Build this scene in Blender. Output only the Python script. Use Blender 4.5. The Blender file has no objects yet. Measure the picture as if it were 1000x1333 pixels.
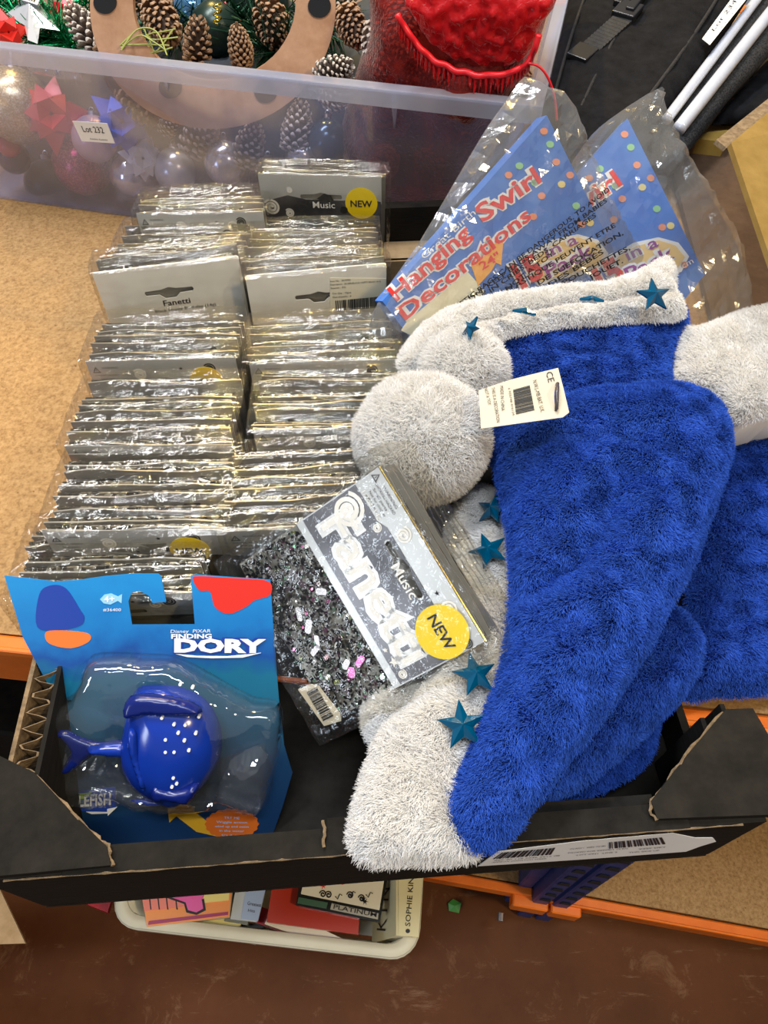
import bpy, bmesh, math, random
import numpy as np
from mathutils import Vector, Matrix, noise
from mathutils.geometry import delaunay_2d_cdt

# ------------------------------------------------------------------ camera, light, exposure
SC = bpy.context.scene
COL = SC.collection
FPX, PITCH, CAMH = 925.0, math.radians(53.7), 0.47
cam_d = bpy.data.cameras.new('camera')
cam = bpy.data.objects.new('camera', cam_d); COL.objects.link(cam)
cam.location = (0, 0, CAMH); cam.rotation_euler = (math.pi/2 - PITCH, 0, 0)
cam_d.sensor_fit = 'VERTICAL'; cam_d.sensor_height = 24; cam_d.lens = 24*FPX/1333
cam_d.clip_start = 0.02; cam_d.clip_end = 50
SC.camera = cam

world = bpy.data.worlds.new('world'); SC.world = world; world.use_nodes = True
bg = world.node_tree.nodes['Background']
bg.inputs[0].default_value = (0.88, 0.92, 1.0, 1); bg.inputs[1].default_value = 0.17

def area_light(name, loc, target, sx, sy, power, color):
    d = bpy.data.lights.new(name, 'AREA'); d.shape = 'RECTANGLE'; d.size = sx; d.size_y = sy
    d.energy = power; d.color = color
    o = bpy.data.objects.new(name, d); COL.objects.link(o)
    o.location = loc
    o.rotation_euler = (Vector(target)-Vector(loc)).to_track_quat('-Z', 'Y').to_euler()
    return o
# cool strip lights hung over the aisle and the rack, warm lamps farther off
area_light('strip_light', (-0.55, 1.15, 2.3), (0, .45, 0), 1.5, .25, 43, (0.95, 0.97, 1.0))
area_light('strip_light', (0.1, -0.05, 2.4), (0, .35, 0), 1.4, .14, 26, (0.88, 0.94, 1.0))
area_light('warm_lamp', (-0.6, 2.5, 2.0), (0, .4, 0), .09, .09, 20, (1.0, 0.66, 0.16))
area_light('warm_lamp', (0.25, 2.7, 2.2), (0, .4, 0), .09, .09, 16, (1.0, 0.66, 0.16))
area_light('doorway_light', (-2.9, -2.6, 1.25), (0, .2, .1), 0.6, 1.0, 19, (0.80, 0.90, 1.0))
area_light('warm_lamp', (1.5, -0.7, 2.0), (0, .2, 0), .22, .22, 22, (1.0, 0.76, 0.40))

SC.view_settings.view_transform = 'Standard'; SC.view_settings.look = 'None'
SC.view_settings.exposure = 0.55; SC.view_settings.gamma = 1.0
SC.view_settings.use_curve_mapping = False
SC.cycles.use_denoising = True
SC.cycles.max_bounces = 10; SC.cycles.diffuse_bounces = 3; SC.cycles.glossy_bounces = 3
SC.cycles.transmission_bounces = 6; SC.cycles.transparent_max_bounces = 28
SC.cycles.caustics_reflective = False; SC.cycles.caustics_refractive = False
SC.cycles.sample_clamp_indirect = 4
SC.cycles_curves.shape = 'RIBBONS'; SC.cycles_curves.subdivisions = 1

# ------------------------------------------------------------------ geometry helpers
CP, SP = math.cos(PITCH), math.sin(PITCH)
def ray(px, py):
    u, v = (px-500)/FPX, (666.5-py)/FPX
    return Vector((u, CP+v*SP, -SP+v*CP))
CAMP = Vector((0, 0, CAMH))
def P(px, py, z):
    d = ray(px, py); return CAMP + d*((z-CAMH)/d.z)
def T(px, py, t): return CAMP + ray(px, py)*t
class Pl:
    """a plane with its own axes, for flat printed things"""
    def __init__(s, o, px, py):
        s.o = Vector(o); s.x = (Vector(px)-s.o).normalized()
        y = Vector(py)-s.o; y = y - s.x*y.dot(s.x); s.y = y.normalized(); s.n = s.x.cross(s.y)
        if s.n.dot(CAMP-s.o) < 0: s.n = -s.n
    def on(s, px, py, h=0):
        d = ray(px, py); o = s.o+s.n*h; t = (o-CAMP).dot(s.n)/d.dot(s.n)
        r = CAMP+d*t-s.o; return (r.dot(s.x), r.dot(s.y))
    def at(s, a, b, h=0): return s.o+s.x*a+s.y*b+s.n*h
    def px(s, pts, h=0): return [s.on(*p, h) for p in pts]

def root(name, label, cat, loc=(0, 0, 0), group=None, mat=None):
    o = bpy.data.objects.new(name, None); COL.objects.link(o); o.empty_display_size = .02
    if mat is not None: o.matrix_world = mat
    else: o.location = loc
    o['label'] = label; o['category'] = cat; o['_m'] = 1
    if group: o['group'] = group
    ORG[o.name] = o.matrix_basis.copy()
    return o
ORG = {}
def tag(o, label, cat, group=None):
    o['label'] = label; o['category'] = cat
    if group: o['group'] = group
    return o
def world_m(o):
    m = o.matrix_basis.copy()
    while o.parent: o = o.parent; m = o.matrix_basis @ m
    return m
def mesh(name, V, F, mat, parent=None, smooth=False, idx=None, local=False, kind=None):
    me = bpy.data.meshes.new(name)
    if parent is not None and not local:
        inv = world_m(parent).inverted(); V = [inv @ Vector(v) for v in V]
    me.from_pydata([tuple(v) for v in V], [], F)
    for m in (mat if isinstance(mat, (list, tuple)) else [mat]): me.materials.append(m)
    if idx is not None: me.polygons.foreach_set('material_index', idx)
    if smooth: me.polygons.foreach_set('use_smooth', [True]*len(me.polygons))
    me.update()
    o = bpy.data.objects.new(name, me); COL.objects.link(o)
    if parent is not None: o.parent = parent
    if kind: o['kind'] = kind
    return o
def join(*vf):
    V, F = [], []
    for v, f in vf:
        b = len(V); V += [Vector(x) for x in v]; F += [tuple(i+b for i in q) for q in f]
    return V, F
def xf(m, vf): return [m @ Vector(v) for v in vf[0]], vf[1]
def box(x0, x1, y0, y1, z0, z1, bev=0.0, seg=1):
    if bev <= 0:
        V = [Vector((x, y, z)) for z in (z0, z1) for y in (y0, y1) for x in (x0, x1)]
        return V, [(0, 2, 3, 1), (4, 5, 7, 6), (0, 1, 5, 4), (2, 6, 7, 3), (0, 4, 6, 2), (1, 3, 7, 5)]
    bm = bmesh.new(); bmesh.ops.create_cube(bm, size=1)
    for v in bm.verts:
        v.co = Vector(((x0+x1)/2+v.co.x*(x1-x0), (y0+y1)/2+v.co.y*(y1-y0), (z0+z1)/2+v.co.z*(z1-z0)))
    bmesh.ops.bevel(bm, geom=bm.edges[:], offset=bev, segments=seg, profile=.5, affect='EDGES')
    return bmvf(bm)
def bmvf(bm):
    bm.verts.ensure_lookup_table(); bm.verts.index_update()
    V = [v.co.copy() for v in bm.verts]; F = [tuple(v.index for v in f.verts) for f in bm.faces]
    bm.free(); return V, F
def hexa(b, t):
    """a solid from four bottom and four top points"""
    return list(b)+list(t), [(3, 2, 1, 0), (4, 5, 6, 7), (0, 1, 5, 4), (1, 2, 6, 5), (2, 3, 7, 6), (3, 0, 4, 7)]
def prism(poly, f, h0, h1):
    """extrude a 2D polygon (possibly concave) between heights h0 and h1 through f(a, b, h)"""
    n = len(poly)
    co, _, fs = delaunay_2d_cdt([Vector(p) for p in poly], [], [list(range(n))], 1, 1e-7)[:3]
    co = [tuple(c) for c in co]; m = len(co)
    V = [f(a, b, h0) for a, b in co]+[f(a, b, h1) for a, b in co]
    F = [tuple(i+m for i in q) for q in fs]+[tuple(reversed(q)) for q in fs]
    if m == n:
        for i in range(n): j = (i+1) % n; F.append((i, j, j+m, i+m))
    return V, F
def holed(outer, holes, f, h0, h1):
    def ccw(p):
        p = [tuple(q) for q in p]; ar = sum(p[i][0]*p[(i+1) % len(p)][1]-p[(i+1) % len(p)][0]*p[i][1] for i in range(len(p)))
        return p if ar > 0 else p[::-1]
    outer = ccw(outer); holes = [ccw(h) for h in holes]
    pts = list(outer); faces = [list(range(len(outer)))]
    for h in holes: faces.append(list(range(len(pts), len(pts)+len(h)))); pts += list(h)
    co, _, fs, ov, oe, of = delaunay_2d_cdt([Vector(p) for p in pts], [], faces, 1, 1e-7)
    keep = [q for q, o in zip(fs, of) if list(o) == [0]]
    m = len(co)
    V = [f(c.x, c.y, h0) for c in co]+[f(c.x, c.y, h1) for c in co]
    F = [tuple(i+m for i in q) for q in keep]+[tuple(reversed(q)) for q in keep]
    cnt = {}
    for q in keep:
        for i in range(len(q)):
            a, b = q[i], q[(i+1) % len(q)]; cnt[(a, b)] = 1
    for (a, b) in cnt:
        if (b, a) not in cnt: F.append((a, b, b+m, a+m))
    return V, F
def circle(cx, cy, rx, ry=None, n=24, a0=0):
    ry = rx if ry is None else ry
    return [(cx+rx*math.cos(a0+2*math.pi*i/n), cy+ry*math.sin(a0+2*math.pi*i/n)) for i in range(n)]
def star(cx, cy, r, r2, n=5, a0=math.pi/2):
    return [(cx+(r if i % 2 == 0 else r2)*math.cos(a0+math.pi*i/n), cy+(r if i % 2 == 0 else r2)*math.sin(a0+math.pi*i/n)) for i in range(2*n)]
def tube(pts, r, n=8, closed=False):
    pts = [Vector(p) for p in pts]; V, F = [], []; m = len(pts)
    rs = r if isinstance(r, (list, tuple)) else [r]*m
    up = Vector((.3, .2, 1)).normalized()
    for i, p in enumerate(pts):
        t = (pts[(i+1) % m]-pts[i-1]) if closed or 0 < i < m-1 else (pts[1]-pts[0] if i == 0 else pts[-1]-pts[-2])
        t.normalize(); a = t.cross(up); a = a.normalized() if a.length > 1e-4 else Vector((1, 0, 0)); b = t.cross(a)
        for k in range(n):
            w = 2*math.pi*k/n; V.append(p+(a*math.cos(w)+b*math.sin(w))*rs[i])
    for i in range(m if closed else m-1):
        j = (i+1) % m
        for k in range(n): l = (k+1) % n; F.append((i*n+k, j*n+k, j*n+l, i*n+l))
    if not closed: F.append(tuple(range(n))); F.append(tuple(reversed(range((m-1)*n, m*n))))
    return V, F
def crom(pts, closed=True, sub=6):
    n = len(pts); out = []; pts = [Vector(p) for p in pts]
    for i in range(n if closed else n-1):
        p0, p1, p2, p3 = (pts[(i-1) % n], pts[i], pts[(i+1) % n], pts[(i+2) % n]) if closed else (pts[max(i-1, 0)], pts[i], pts[i+1], pts[min(i+2, n-1)])
        for k in range(sub):
            t = k/sub
            out.append(.5*((2*p1)+(p2-p0)*t+(2*p0-5*p1+4*p2-p3)*t*t+(3*p1-p0-3*p2+p3)*t**3))
    if not closed: out.append(pts[-1].copy())
    return out
def resample(pts, step):
    out = []; n = len(pts)
    for i in range(n):
        a, b = Vector(pts[i]), Vector(pts[(i+1) % n]); k = max(1, round((b-a).length/step))
        out += [a.lerp(b, j/k) for j in range(k)]
    return out
def inside(px, py, poly):
    x, y = poly[:, 0], poly[:, 1]; xn, yn = np.roll(x, -1), np.roll(y, -1)
    c = ((y[None] > py[:, None]) != (yn[None] > py[:, None]))
    with np.errstate(divide='ignore', invalid='ignore'):
        xi = (xn-x)[None]*(py[:, None]-y[None])/(yn-y)[None]+x[None]
    return (c & (px[:, None] < xi)).sum(1) % 2 == 1
def bdist(px, py, poly):
    a = poly; b = np.roll(poly, -1, 0); d = b-a; L = (d**2).sum(1)+1e-12
    w0, w1 = px[:, None]-a[None, :, 0], py[:, None]-a[None, :, 1]
    t = np.clip((w0*d[None, :, 0]+w1*d[None, :, 1])/L[None], 0, 1)
    return np.sqrt(((w0-t*d[None, :, 0])**2+(w1-t*d[None, :, 1])**2).min(1))
def pillow(poly, zf, top, bot, R, step, nz=0.0, nsc=30, seed=0, bumps=(), creases=()):
    """a soft closed body over a 2D outline: rounded up by `top` and down by `bot` within R of its edge; (V, F, number of top faces)"""
    bd = resample(poly, step); A = np.array([tuple(p) for p in bd])[:, :2]
    lo, hi = A.min(0), A.max(0); rng = np.random.RandomState(seed)
    xs, ys = np.meshgrid(np.arange(lo[0], hi[0], step), np.arange(lo[1], hi[1], step*.87)); xs = xs.copy(); xs[::2] += step/2
    gx, gy = xs.ravel()+rng.uniform(-.15, .15, xs.size)*step, ys.ravel()+rng.uniform(-.15, .15, xs.size)*step
    k = inside(gx, gy, A); gx, gy = gx[k], gy[k]
    k = bdist(gx, gy, A) > step*.55; gx, gy = gx[k], gy[k]
    n = len(bd); pts = [Vector(p[:2]) for p in A.tolist()]+[Vector((a, b)) for a, b in zip(gx, gy)]
    co, _, fs, ov, _, _ = delaunay_2d_cdt(pts, [], [list(range(n))], 1, 1e-8)
    X = np.array([c.x for c in co]); Yv = np.array([c.y for c in co])
    d = bdist(X, Yv, A); onb = d < 1e-6; q = np.clip(d/R, 0, 1); prof = np.sqrt(np.clip(1-(1-q)**2, 0, 1))
    V = []; m = len(co)
    for i in range(m):
        nzv = nz*noise.fractal(Vector((X[i]*nsc, Yv[i]*nsc, seed*3.7)), 1.0, 2.0, 3) if nz else 0
        for (bx, by, bs, bh) in bumps: nzv += bh*math.exp(-((X[i]-bx)**2+(Yv[i]-by)**2)/(bs*bs))
        for (pts_, cs, ch) in creases:
            dd = min(((X[i]-(a_[0]+(b_[0]-a_[0])*t_))**2+(Yv[i]-(a_[1]+(b_[1]-a_[1])*t_))**2) for a_, b_ in zip(pts_, pts_[1:]) for t_ in (max(0, min(1, ((X[i]-a_[0])*(b_[0]-a_[0])+(Yv[i]-a_[1])*(b_[1]-a_[1]))/((b_[0]-a_[0])**2+(b_[1]-a_[1])**2))),))
            nzv += ch*math.exp(-dd/(cs*cs))
        V.append((X[i], Yv[i], zf(X[i], Yv[i])+top*prof[i]+nzv*min(1, prof[i]*1.2)))
    low = {}; 
    for i in range(m):
        if onb[i]: low[i] = i
        else:
            low[i] = len(V); V.append((X[i], Yv[i], zf(X[i], Yv[i])-bot*prof[i]))
    F = [tuple(f) for f in fs]; nt = len(F)
    F += [tuple(low[i] for i in reversed(f)) for f in fs if not all(onb[i] for i in f)]
    return V, F, nt
def curve_px(pts, sub=5): return crom([Vector((a, b)) for a, b in pts], True, sub)
def unproj(pts, zf):
    out = []
    for a, b in pts:
        z = zf(0, .3)
        for _ in range(5): q = P(a, b, z); z = zf(q.x, q.y)
        out.append(Vector((q.x, q.y)))
    return out

# ------------------------------------------------------------------ materials
def mat(name, col, rough=.6, metal=0, spec=.5, **kw):
    m = bpy.data.materials.new(name); m.use_nodes = True
    b = m.node_tree.nodes['Principled BSDF']
    b.inputs['Base Color'].default_value = (*col, 1); b.inputs['Roughness'].default_value = rough
    b.inputs['Metallic'].default_value = metal; b.inputs['Specular IOR Level'].default_value = spec
    for k, v in kw.items(): b.inputs[k.replace('_', ' ')].default_value = v
    return m
def N(m, t, **kw):
    n = m.node_tree.nodes.new(t)
    for k, v in kw.items():
        if k in n.inputs: n.inputs[k].default_value = v
        else: setattr(n, k, v)
    return n
def L(m, a, b): m.node_tree.links.new(a, b)
def bsdf(m): return m.node_tree.nodes['Principled BSDF']
def coords(m, scale=(1, 1, 1)):
    t = N(m, 'ShaderNodeTexCoord'); mp = N(m, 'ShaderNodeMapping'); mp.inputs['Scale'].default_value = scale
    L(m, t.outputs['Object'], mp.inputs['Vector']); return mp.outputs[0]
def ramp(m, fac, stops):
    r = N(m, 'ShaderNodeValToRGB'); e = r.color_ramp.elements
    while len(e) < len(stops): e.new(.5)
    for el, (p, c) in zip(e, stops): el.position = p; el.color = (*c, 1) if len(c) == 3 else c
    L(m, fac, r.inputs[0]); return r.outputs[0]
def noisy(name, stops, scale=40, detail=6, rough=.7, bump=.0, bscale=None, stretch=(1, 1, 1), metal=0, spec=.3, dist=.0015, **kw):
    m = mat(name, stops[0][1], rough, metal, spec, **kw); v = coords(m, stretch)
    n = N(m, 'ShaderNodeTexNoise', Scale=scale, Detail=detail, Roughness=.65); L(m, v, n.inputs['Vector'])
    L(m, ramp(m, n.outputs[0], stops), bsdf(m).inputs['Base Color'])
    if bump:
        n2 = N(m, 'ShaderNodeTexNoise', Scale=bscale or scale*2, Detail=4); L(m, v, n2.inputs['Vector'])
        b = N(m, 'ShaderNodeBump', Strength=bump, Distance=dist); L(m, n2.outputs[0], b.inputs['Height']); L(m, b.outputs[0], bsdf(m).inputs['Normal'])
    return m
def film(name, tint=(.93, .93, .93), k=1.5, base=.03, rough=.07, haze=.04, bump=.5, scale=60, hcol=(.8, .8, .8), back=0):
    """thin clear plastic: mostly see-through, mirror-like where it is seen edge on, a little milky"""
    m = bpy.data.materials.new(name); m.use_nodes = True; nt = m.node_tree; nt.nodes.clear()
    out = N(m, 'ShaderNodeOutputMaterial'); tr = N(m, 'ShaderNodeBsdfTransparent'); gl = N(m, 'ShaderNodeBsdfGlossy'); df = N(m, 'ShaderNodeBsdfDiffuse')
    tr.inputs[0].default_value = (*tint, 1); gl.inputs['Roughness'].default_value = rough; df.inputs[0].default_value = (*hcol, 1)
    gl.inputs[0].default_value = (1, 1, 1, 1)
    if back:
        tl = N(m, 'ShaderNodeBsdfTranslucent'); tl.inputs[0].default_value = (*hcol, 1); mb = N(m, 'ShaderNodeMixShader'); mb.inputs[0].default_value = back
        L(m, df.outputs[0], mb.inputs[1]); L(m, tl.outputs[0], mb.inputs[2]); df = mb
    fr = N(m, 'ShaderNodeLayerWeight'); pw = N(m, 'ShaderNodeMath', operation='POWER'); pw.inputs[1].default_value = 4
    L(m, fr.outputs['Facing'], pw.inputs[0])     # Schlick's curve, the same from either side of the sheet
    mu = N(m, 'ShaderNodeMath', operation='MULTIPLY_ADD'); mu.inputs[1].default_value = .8; mu.inputs[2].default_value = .045*k+base; mu.use_clamp = True
    L(m, pw.outputs[0], mu.inputs[0])
    if bump:
        v = coords(m); n = N(m, 'ShaderNodeTexNoise', Scale=scale, Detail=3, Distortion=1.2); L(m, v, n.inputs['Vector'])
        b = N(m, 'ShaderNodeBump', Strength=bump, Distance=.002); L(m, n.outputs[0], b.inputs['Height'])
        L(m, b.outputs[0], gl.inputs['Normal']); L(m, b.outputs[0], fr.inputs['Normal'])
    m1 = N(m, 'ShaderNodeMixShader'); m1.inputs[0].default_value = haze; L(m, tr.outputs[0], m1.inputs[1]); L(m, df.outputs[0], m1.inputs[2])
    m2 = N(m, 'ShaderNodeMixShader'); L(m, mu.outputs[0], m2.inputs[0]); L(m, m1.outputs[0], m2.inputs[1]); L(m, gl.outputs[0], m2.inputs[2])
    L(m, m2.outputs[0], out.inputs[0]); return m
def attr_mat(name, c0, c1, rough=.7, sheen=0, attr='shade', spec=.2, **kw):
    m = mat(name, c0, rough, 0, spec, **kw); a = N(m, 'ShaderNodeAttribute', attribute_name=attr)
    L(m, ramp(m, a.outputs['Fac'], [(0, c0), (1, c1)]), bsdf(m).inputs['Base Color'])
    if sheen: bsdf(m).inputs['Sheen Weight'].default_value = sheen; bsdf(m).inputs['Sheen Roughness'].default_value = .4
    return m

M = {}
M['chipboard'] = noisy('chipboard', [(.3, (.22, .12, .048)), (.5, (.35, .205, .085)), (.72, (.45, .28, .13))], 260, 5, .8, .25, 500, spec=.15)
def chip():
    m = M['chipboard']; v = coords(m, (1, 1, 1)); n = N(m, 'ShaderNodeTexNoise', Scale=230, Detail=2); L(m, v, n.inputs['Vector'])
    b = bsdf(m); src = b.inputs['Base Color'].links[0].from_socket
    mx = N(m, 'ShaderNodeMix', data_type='RGBA', blend_type='MULTIPLY'); mx.inputs[0].default_value = 1
    L(m, src, mx.inputs[6]); L(m, ramp(m, n.outputs[0], [(.20, (.45, .35, .28)), (.30, (1, 1, 1))]), mx.inputs[7]); L(m, mx.outputs[2], b.inputs['Base Color'])
chip()
M['board_edge'] = noisy('board_edge', [(.3, (.22, .12, .05)), (.7, (.42, .26, .12))], 300, 4, .9, .4, 400)
M['black_card'] = noisy('black_card', [(.3, (.0065, .0055, .0045)), (.7, (.017, .0145, .0115))], 60, 5, .8, .25, 9, (1, 1, 30), spec=.12)
M['card_edge'] = noisy('card_edge', [(.3, (.10, .065, .035)), (.7, (.26, .18, .10))], 200, 5, .9, .4)
M['kraft'] = noisy('kraft', [(.3, (.30, .19, .09)), (.7, (.42, .28, .15))], 70, 5, .8, .15, 12, (1, 1, 25), spec=.2)
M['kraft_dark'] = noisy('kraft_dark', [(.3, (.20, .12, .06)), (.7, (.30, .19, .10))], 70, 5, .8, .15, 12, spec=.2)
M['orange'] = noisy('orange_paint', [(.3, (.72, .15, .012)), (.7, (.85, .20, .02))], 30, 4, .42, .05)
M['navy'] = noisy('navy_paint', [(.3, (.016, .030, .12)), (.7, (.03, .052, .18))], 25, 4, .45, .05)
M['hole'] = mat('hole_dark', (.004, .004, .006), .9)
M['steel'] = mat('zinc_steel', (.55, .55, .57), .3, 1)
def floor_mat():
    m = noisy('painted_concrete', [(.25, (.075, .024, .008)), (.6, (.115, .038, .012)), (.85, (.15, .055, .02))], 7, 8, .55, .15, 60, spec=.12)
    v = coords(m); b = bsdf(m); src = b.inputs['Base Color'].links[0].from_socket
    n = N(m, 'ShaderNodeTexNoise', Scale=16, Detail=12, Roughness=.8, Distortion=.6); L(m, v, n.inputs['Vector'])
    mx = N(m, 'ShaderNodeMix', data_type='RGBA'); L(m, ramp(m, n.outputs[0], [(.56, (0, 0, 0)), (.74, (.55, .55, .55))]), mx.inputs[0])
    L(m, src, mx.inputs[6]); mx.inputs[7].default_value = (.34, .19, .10, 1)
    w = N(m, 'ShaderNodeTexNoise', Scale=9, Detail=10, Roughness=.75); mp = coords(m, (1, 6, 1)); L(m, mp, w.inputs['Vector'])
    mx2 = N(m, 'ShaderNodeMix', data_type='RGBA'); L(m, ramp(m, w.outputs[0], [(.60, (0, 0, 0)), (.70, (.4, .4, .4))]), mx2.inputs[0])
    L(m, mx.outputs[2], mx2.inputs[6]); mx2.inputs[7].default_value = (.36, .22, .13, 1)
    L(m, mx2.outputs[2], b.inputs['Base Color']); return m
M['floor'] = floor_mat()
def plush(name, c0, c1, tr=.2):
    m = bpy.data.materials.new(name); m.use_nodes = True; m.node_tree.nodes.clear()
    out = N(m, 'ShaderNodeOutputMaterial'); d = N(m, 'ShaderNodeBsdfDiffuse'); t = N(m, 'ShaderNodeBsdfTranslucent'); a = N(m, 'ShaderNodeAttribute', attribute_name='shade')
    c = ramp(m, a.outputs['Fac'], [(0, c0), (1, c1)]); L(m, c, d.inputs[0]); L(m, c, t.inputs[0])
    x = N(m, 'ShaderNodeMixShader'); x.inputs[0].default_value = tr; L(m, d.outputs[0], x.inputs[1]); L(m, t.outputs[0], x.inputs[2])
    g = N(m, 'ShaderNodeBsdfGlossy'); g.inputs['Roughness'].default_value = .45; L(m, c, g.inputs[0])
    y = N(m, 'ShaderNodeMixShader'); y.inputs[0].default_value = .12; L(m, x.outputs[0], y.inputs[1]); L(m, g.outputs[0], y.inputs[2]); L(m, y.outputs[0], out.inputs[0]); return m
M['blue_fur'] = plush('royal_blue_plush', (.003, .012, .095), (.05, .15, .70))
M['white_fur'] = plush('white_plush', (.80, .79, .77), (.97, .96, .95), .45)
M['skin_royal_blue_plush'] = mat('blue_backing', (.006, .03, .28), .9)
M['skin_white_plush'] = mat('white_backing', (.75, .74, .72), .9)
M['teal'] = mat('teal_gem', (.0, .09, .19), .05, 0, .8, Transmission_Weight=.3)
M['tag_card'] = noisy('cream_tag_card', [(.3, (.50, .44, .33)), (.7, (.57, .51, .40))], 20, 2, .5)
M['ink'] = mat('black_ink', (.008, .008, .009), .5)
M['grey_ink'] = mat('grey_ink', (.10, .10, .11), .5)
M['paper'] = noisy('white_paper', [(.3, (.78, .78, .78)), (.7, (.85, .85, .85))], 12, 2, .6)
M['header'] = noisy('silver_header_card', [(.3, (.20, .195, .18)), (.7, (.32, .315, .30))], 9, 3, .34, .15, 14, metal=.45)
M['header_light'] = noisy('bright_silver_card', [(.3, (.46, .48, .52)), (.7, (.60, .62, .66))], 9, 3, .3, .1, 14, metal=.4)
M['header_back'] = noisy('white_card_back', [(.3, (.70, .68, .66)), (.7, (.80, .79, .77))], 30, 2, .55, .1, 14)
M['print_dark'] = noisy('dark_print', [(.35, (.04, .04, .05)), (.6, (.16, .16, .19))], 16, 3, .25, .05, metal=.5)
M['silver_print'] = mat('silver_print', (.62, .62, .65), .3, .4)
M['white_print'] = mat('white_print', (.85, .85, .86), .4)
M['yellow'] = mat('yellow_sticker', (.90, .66, .0), .4)
def glitter(name, stops, scale=420, rough=.25, metal=.8, bump=.6):
    m = mat(name, stops[0][1], rough, metal); v = coords(m)
    vo = N(m, 'ShaderNodeTexVoronoi', Scale=scale); L(m, v, vo.inputs['Vector'])
    sx = N(m, 'ShaderNodeSeparateColor'); L(m, vo.outputs['Color'], sx.inputs[0])
    L(m, ramp(m, sx.outputs[0], stops), bsdf(m).inputs['Base Color'])
    b = N(m, 'ShaderNodeBump', Strength=bump, Distance=.002); L(m, sx.outputs[1], b.inputs['Height']); L(m, b.outputs[0], bsdf(m).inputs['Normal'])
    return m
M['confetti'] = glitter('dark_confetti', [(.0, (.012, .010, .007)), (.40, (.06, .050, .034)), (.78, (.17, .145, .10)), (1, (.46, .43, .36))], 330, .22, .5, 1)
M['film'] = film('cellophane', (.955, .935, .885), .9, .008, .055, .008, .55, 140)
M['blister'] = film('clear_blister', (.95, .955, .96), 1.7, .03, .03, .015, .4, 40)
M['poly'] = film('grey_polythene', (.90, .90, .89), 1.2, .03, .13, .13, .5, 45, (.70, .69, .66), .4)
M['card_blue'] = None

# ------------------------------------------------------------------ lettering and printed marks
_txt = {}
def text_mesh(body, bold=0.0, spacing=1.0):
    k = (body, bold, spacing)
    if k not in _txt:
        c = bpy.data.curves.new('lettering', 'FONT'); c.body = body; c.size = 1; c.offset = bold; c.resolution_u = 2; c.space_character = spacing
        o = bpy.data.objects.new('lettering', c); COL.objects.link(o)
        bpy.context.view_layer.update()
        me = bpy.data.meshes.new_from_object(o.evaluated_get(bpy.context.evaluated_depsgraph_get()))
        V = [v.co.copy() for v in me.vertices]; F = [tuple(p.vertices) for p in me.polygons]
        COL.objects.unlink(o); bpy.data.objects.remove(o); bpy.data.meshes.remove(me)
        xs = [v.x for v in V]; x0 = min(xs); 
        V = [Vector((v.x-x0, v.y, 0)) for v in V]
        _txt[k] = (V, F, max(xs)-x0)
    return _txt[k]
def text_vf(body, f, a, b, cap, bold=0.0, spacing=1.0, h=.0003, slant=0):
    """body on the line a->b in a plane's own 2D coordinates, capitals `cap` high; f(a, b, h) gives the point"""
    V, F, w = text_mesh(body, bold, spacing)
    a, b = Vector(a), Vector(b); ex = (b-a)/w; ey = Vector((-(b-a).y, (b-a).x)).normalized()*(cap/.73)
    if 'flip' in F[0:0]: pass
    return [f(*(a+ex*v.x+ey*(v.y+0)+ex*slant*v.y), h) for v in V], F
def px_text(pl, parent, body, p0, p1, cap_px, m, name='lettering', bold=0.0, h=.0004, sp=1.0, slant=0):
    a, b = Vector(pl.on(*p0)), Vector(pl.on(*p1))
    cap = cap_px*(b-a).length/max(1e-6, math.hypot(p1[0]-p0[0], p1[1]-p0[1]))
    V, F, w = text_mesh(body, bold, sp)
    ex = (b-a)/w; n = Vector((-(b-a).y, (b-a).x)).normalized()
    # up on the paper is the side that is up for a reader looking from the camera
    d = Vector((p1[0]-p0[0], p1[1]-p0[1])).normalized(); up = Vector((d.y, -d.x))
    q = Vector(pl.on(p0[0]+up.x*10, p0[1]+up.y*10))-a
    ey = q*(cap_px/10/.73)
    VV = [pl.at(*(a+ex*v.x+ey*v.y+ex*slant*v.y), h) for v in V]
    return mesh(name, VV, F, m, parent)
def px_shape(pl, parent, name, pts, m, h0=0, h1=.0003):
    return mesh(name, *prism(pl.px(pts), pl.at, h0, h1), m, parent)
def barcode_vf(f, x0, x1, y0, y1, n, seed, h0, h1):
    r = random.Random(seed); out = []; x = x0; w = (x1-x0)/n/2
    while x < x1-w*2:
        bw = w*r.choice((.6, 1, 1.6, 2.2)); out.append(prism([(x, y0), (x+bw, y0), (x+bw, y1), (x, y1)], f, h0, h1)); x += bw+w*r.choice((.6, .9, 1.5))
    return join(*out)
def swirl_vf(f, cx, cy, r, h, turns=2.4, w=.16, hand=1):
    V, F = [], []; n = 40
    for i in range(n+1):
        t = i/n; a = hand*t*turns*2*math.pi; rr = r*(.12+.80*t); ww = r*w*(1-.3*t)
        for s in (-1, 1): V.append(f(cx+(rr+s*ww)*math.cos(a), cy+(rr+s*ww)*math.sin(a), h))
    for i in range(n): F.append((2*i, 2*i+1, 2*i+3, 2*i+2))
    return V, F
def warn_vf(f, x, y, s, h):
    """small triangle mark with a bang"""
    o = [(x-s, y), (x+s, y), (x, y+1.8*s)]; i = [(x-.6*s, y+.25*s), (x+.6*s, y+.25*s), (x, y+1.35*s)]
    V = [f(a, b, h) for a, b in o+i]
    return join((V, [(0, 1, 4, 3), (1, 2, 5, 4), (2, 0, 3, 5)]), prism([(x-.08*s, y+.4*s), (x+.08*s, y+.4*s), (x+.08*s, y+1.0*s), (x-.08*s, y+1.0*s)], f, h-.0001, h))

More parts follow.
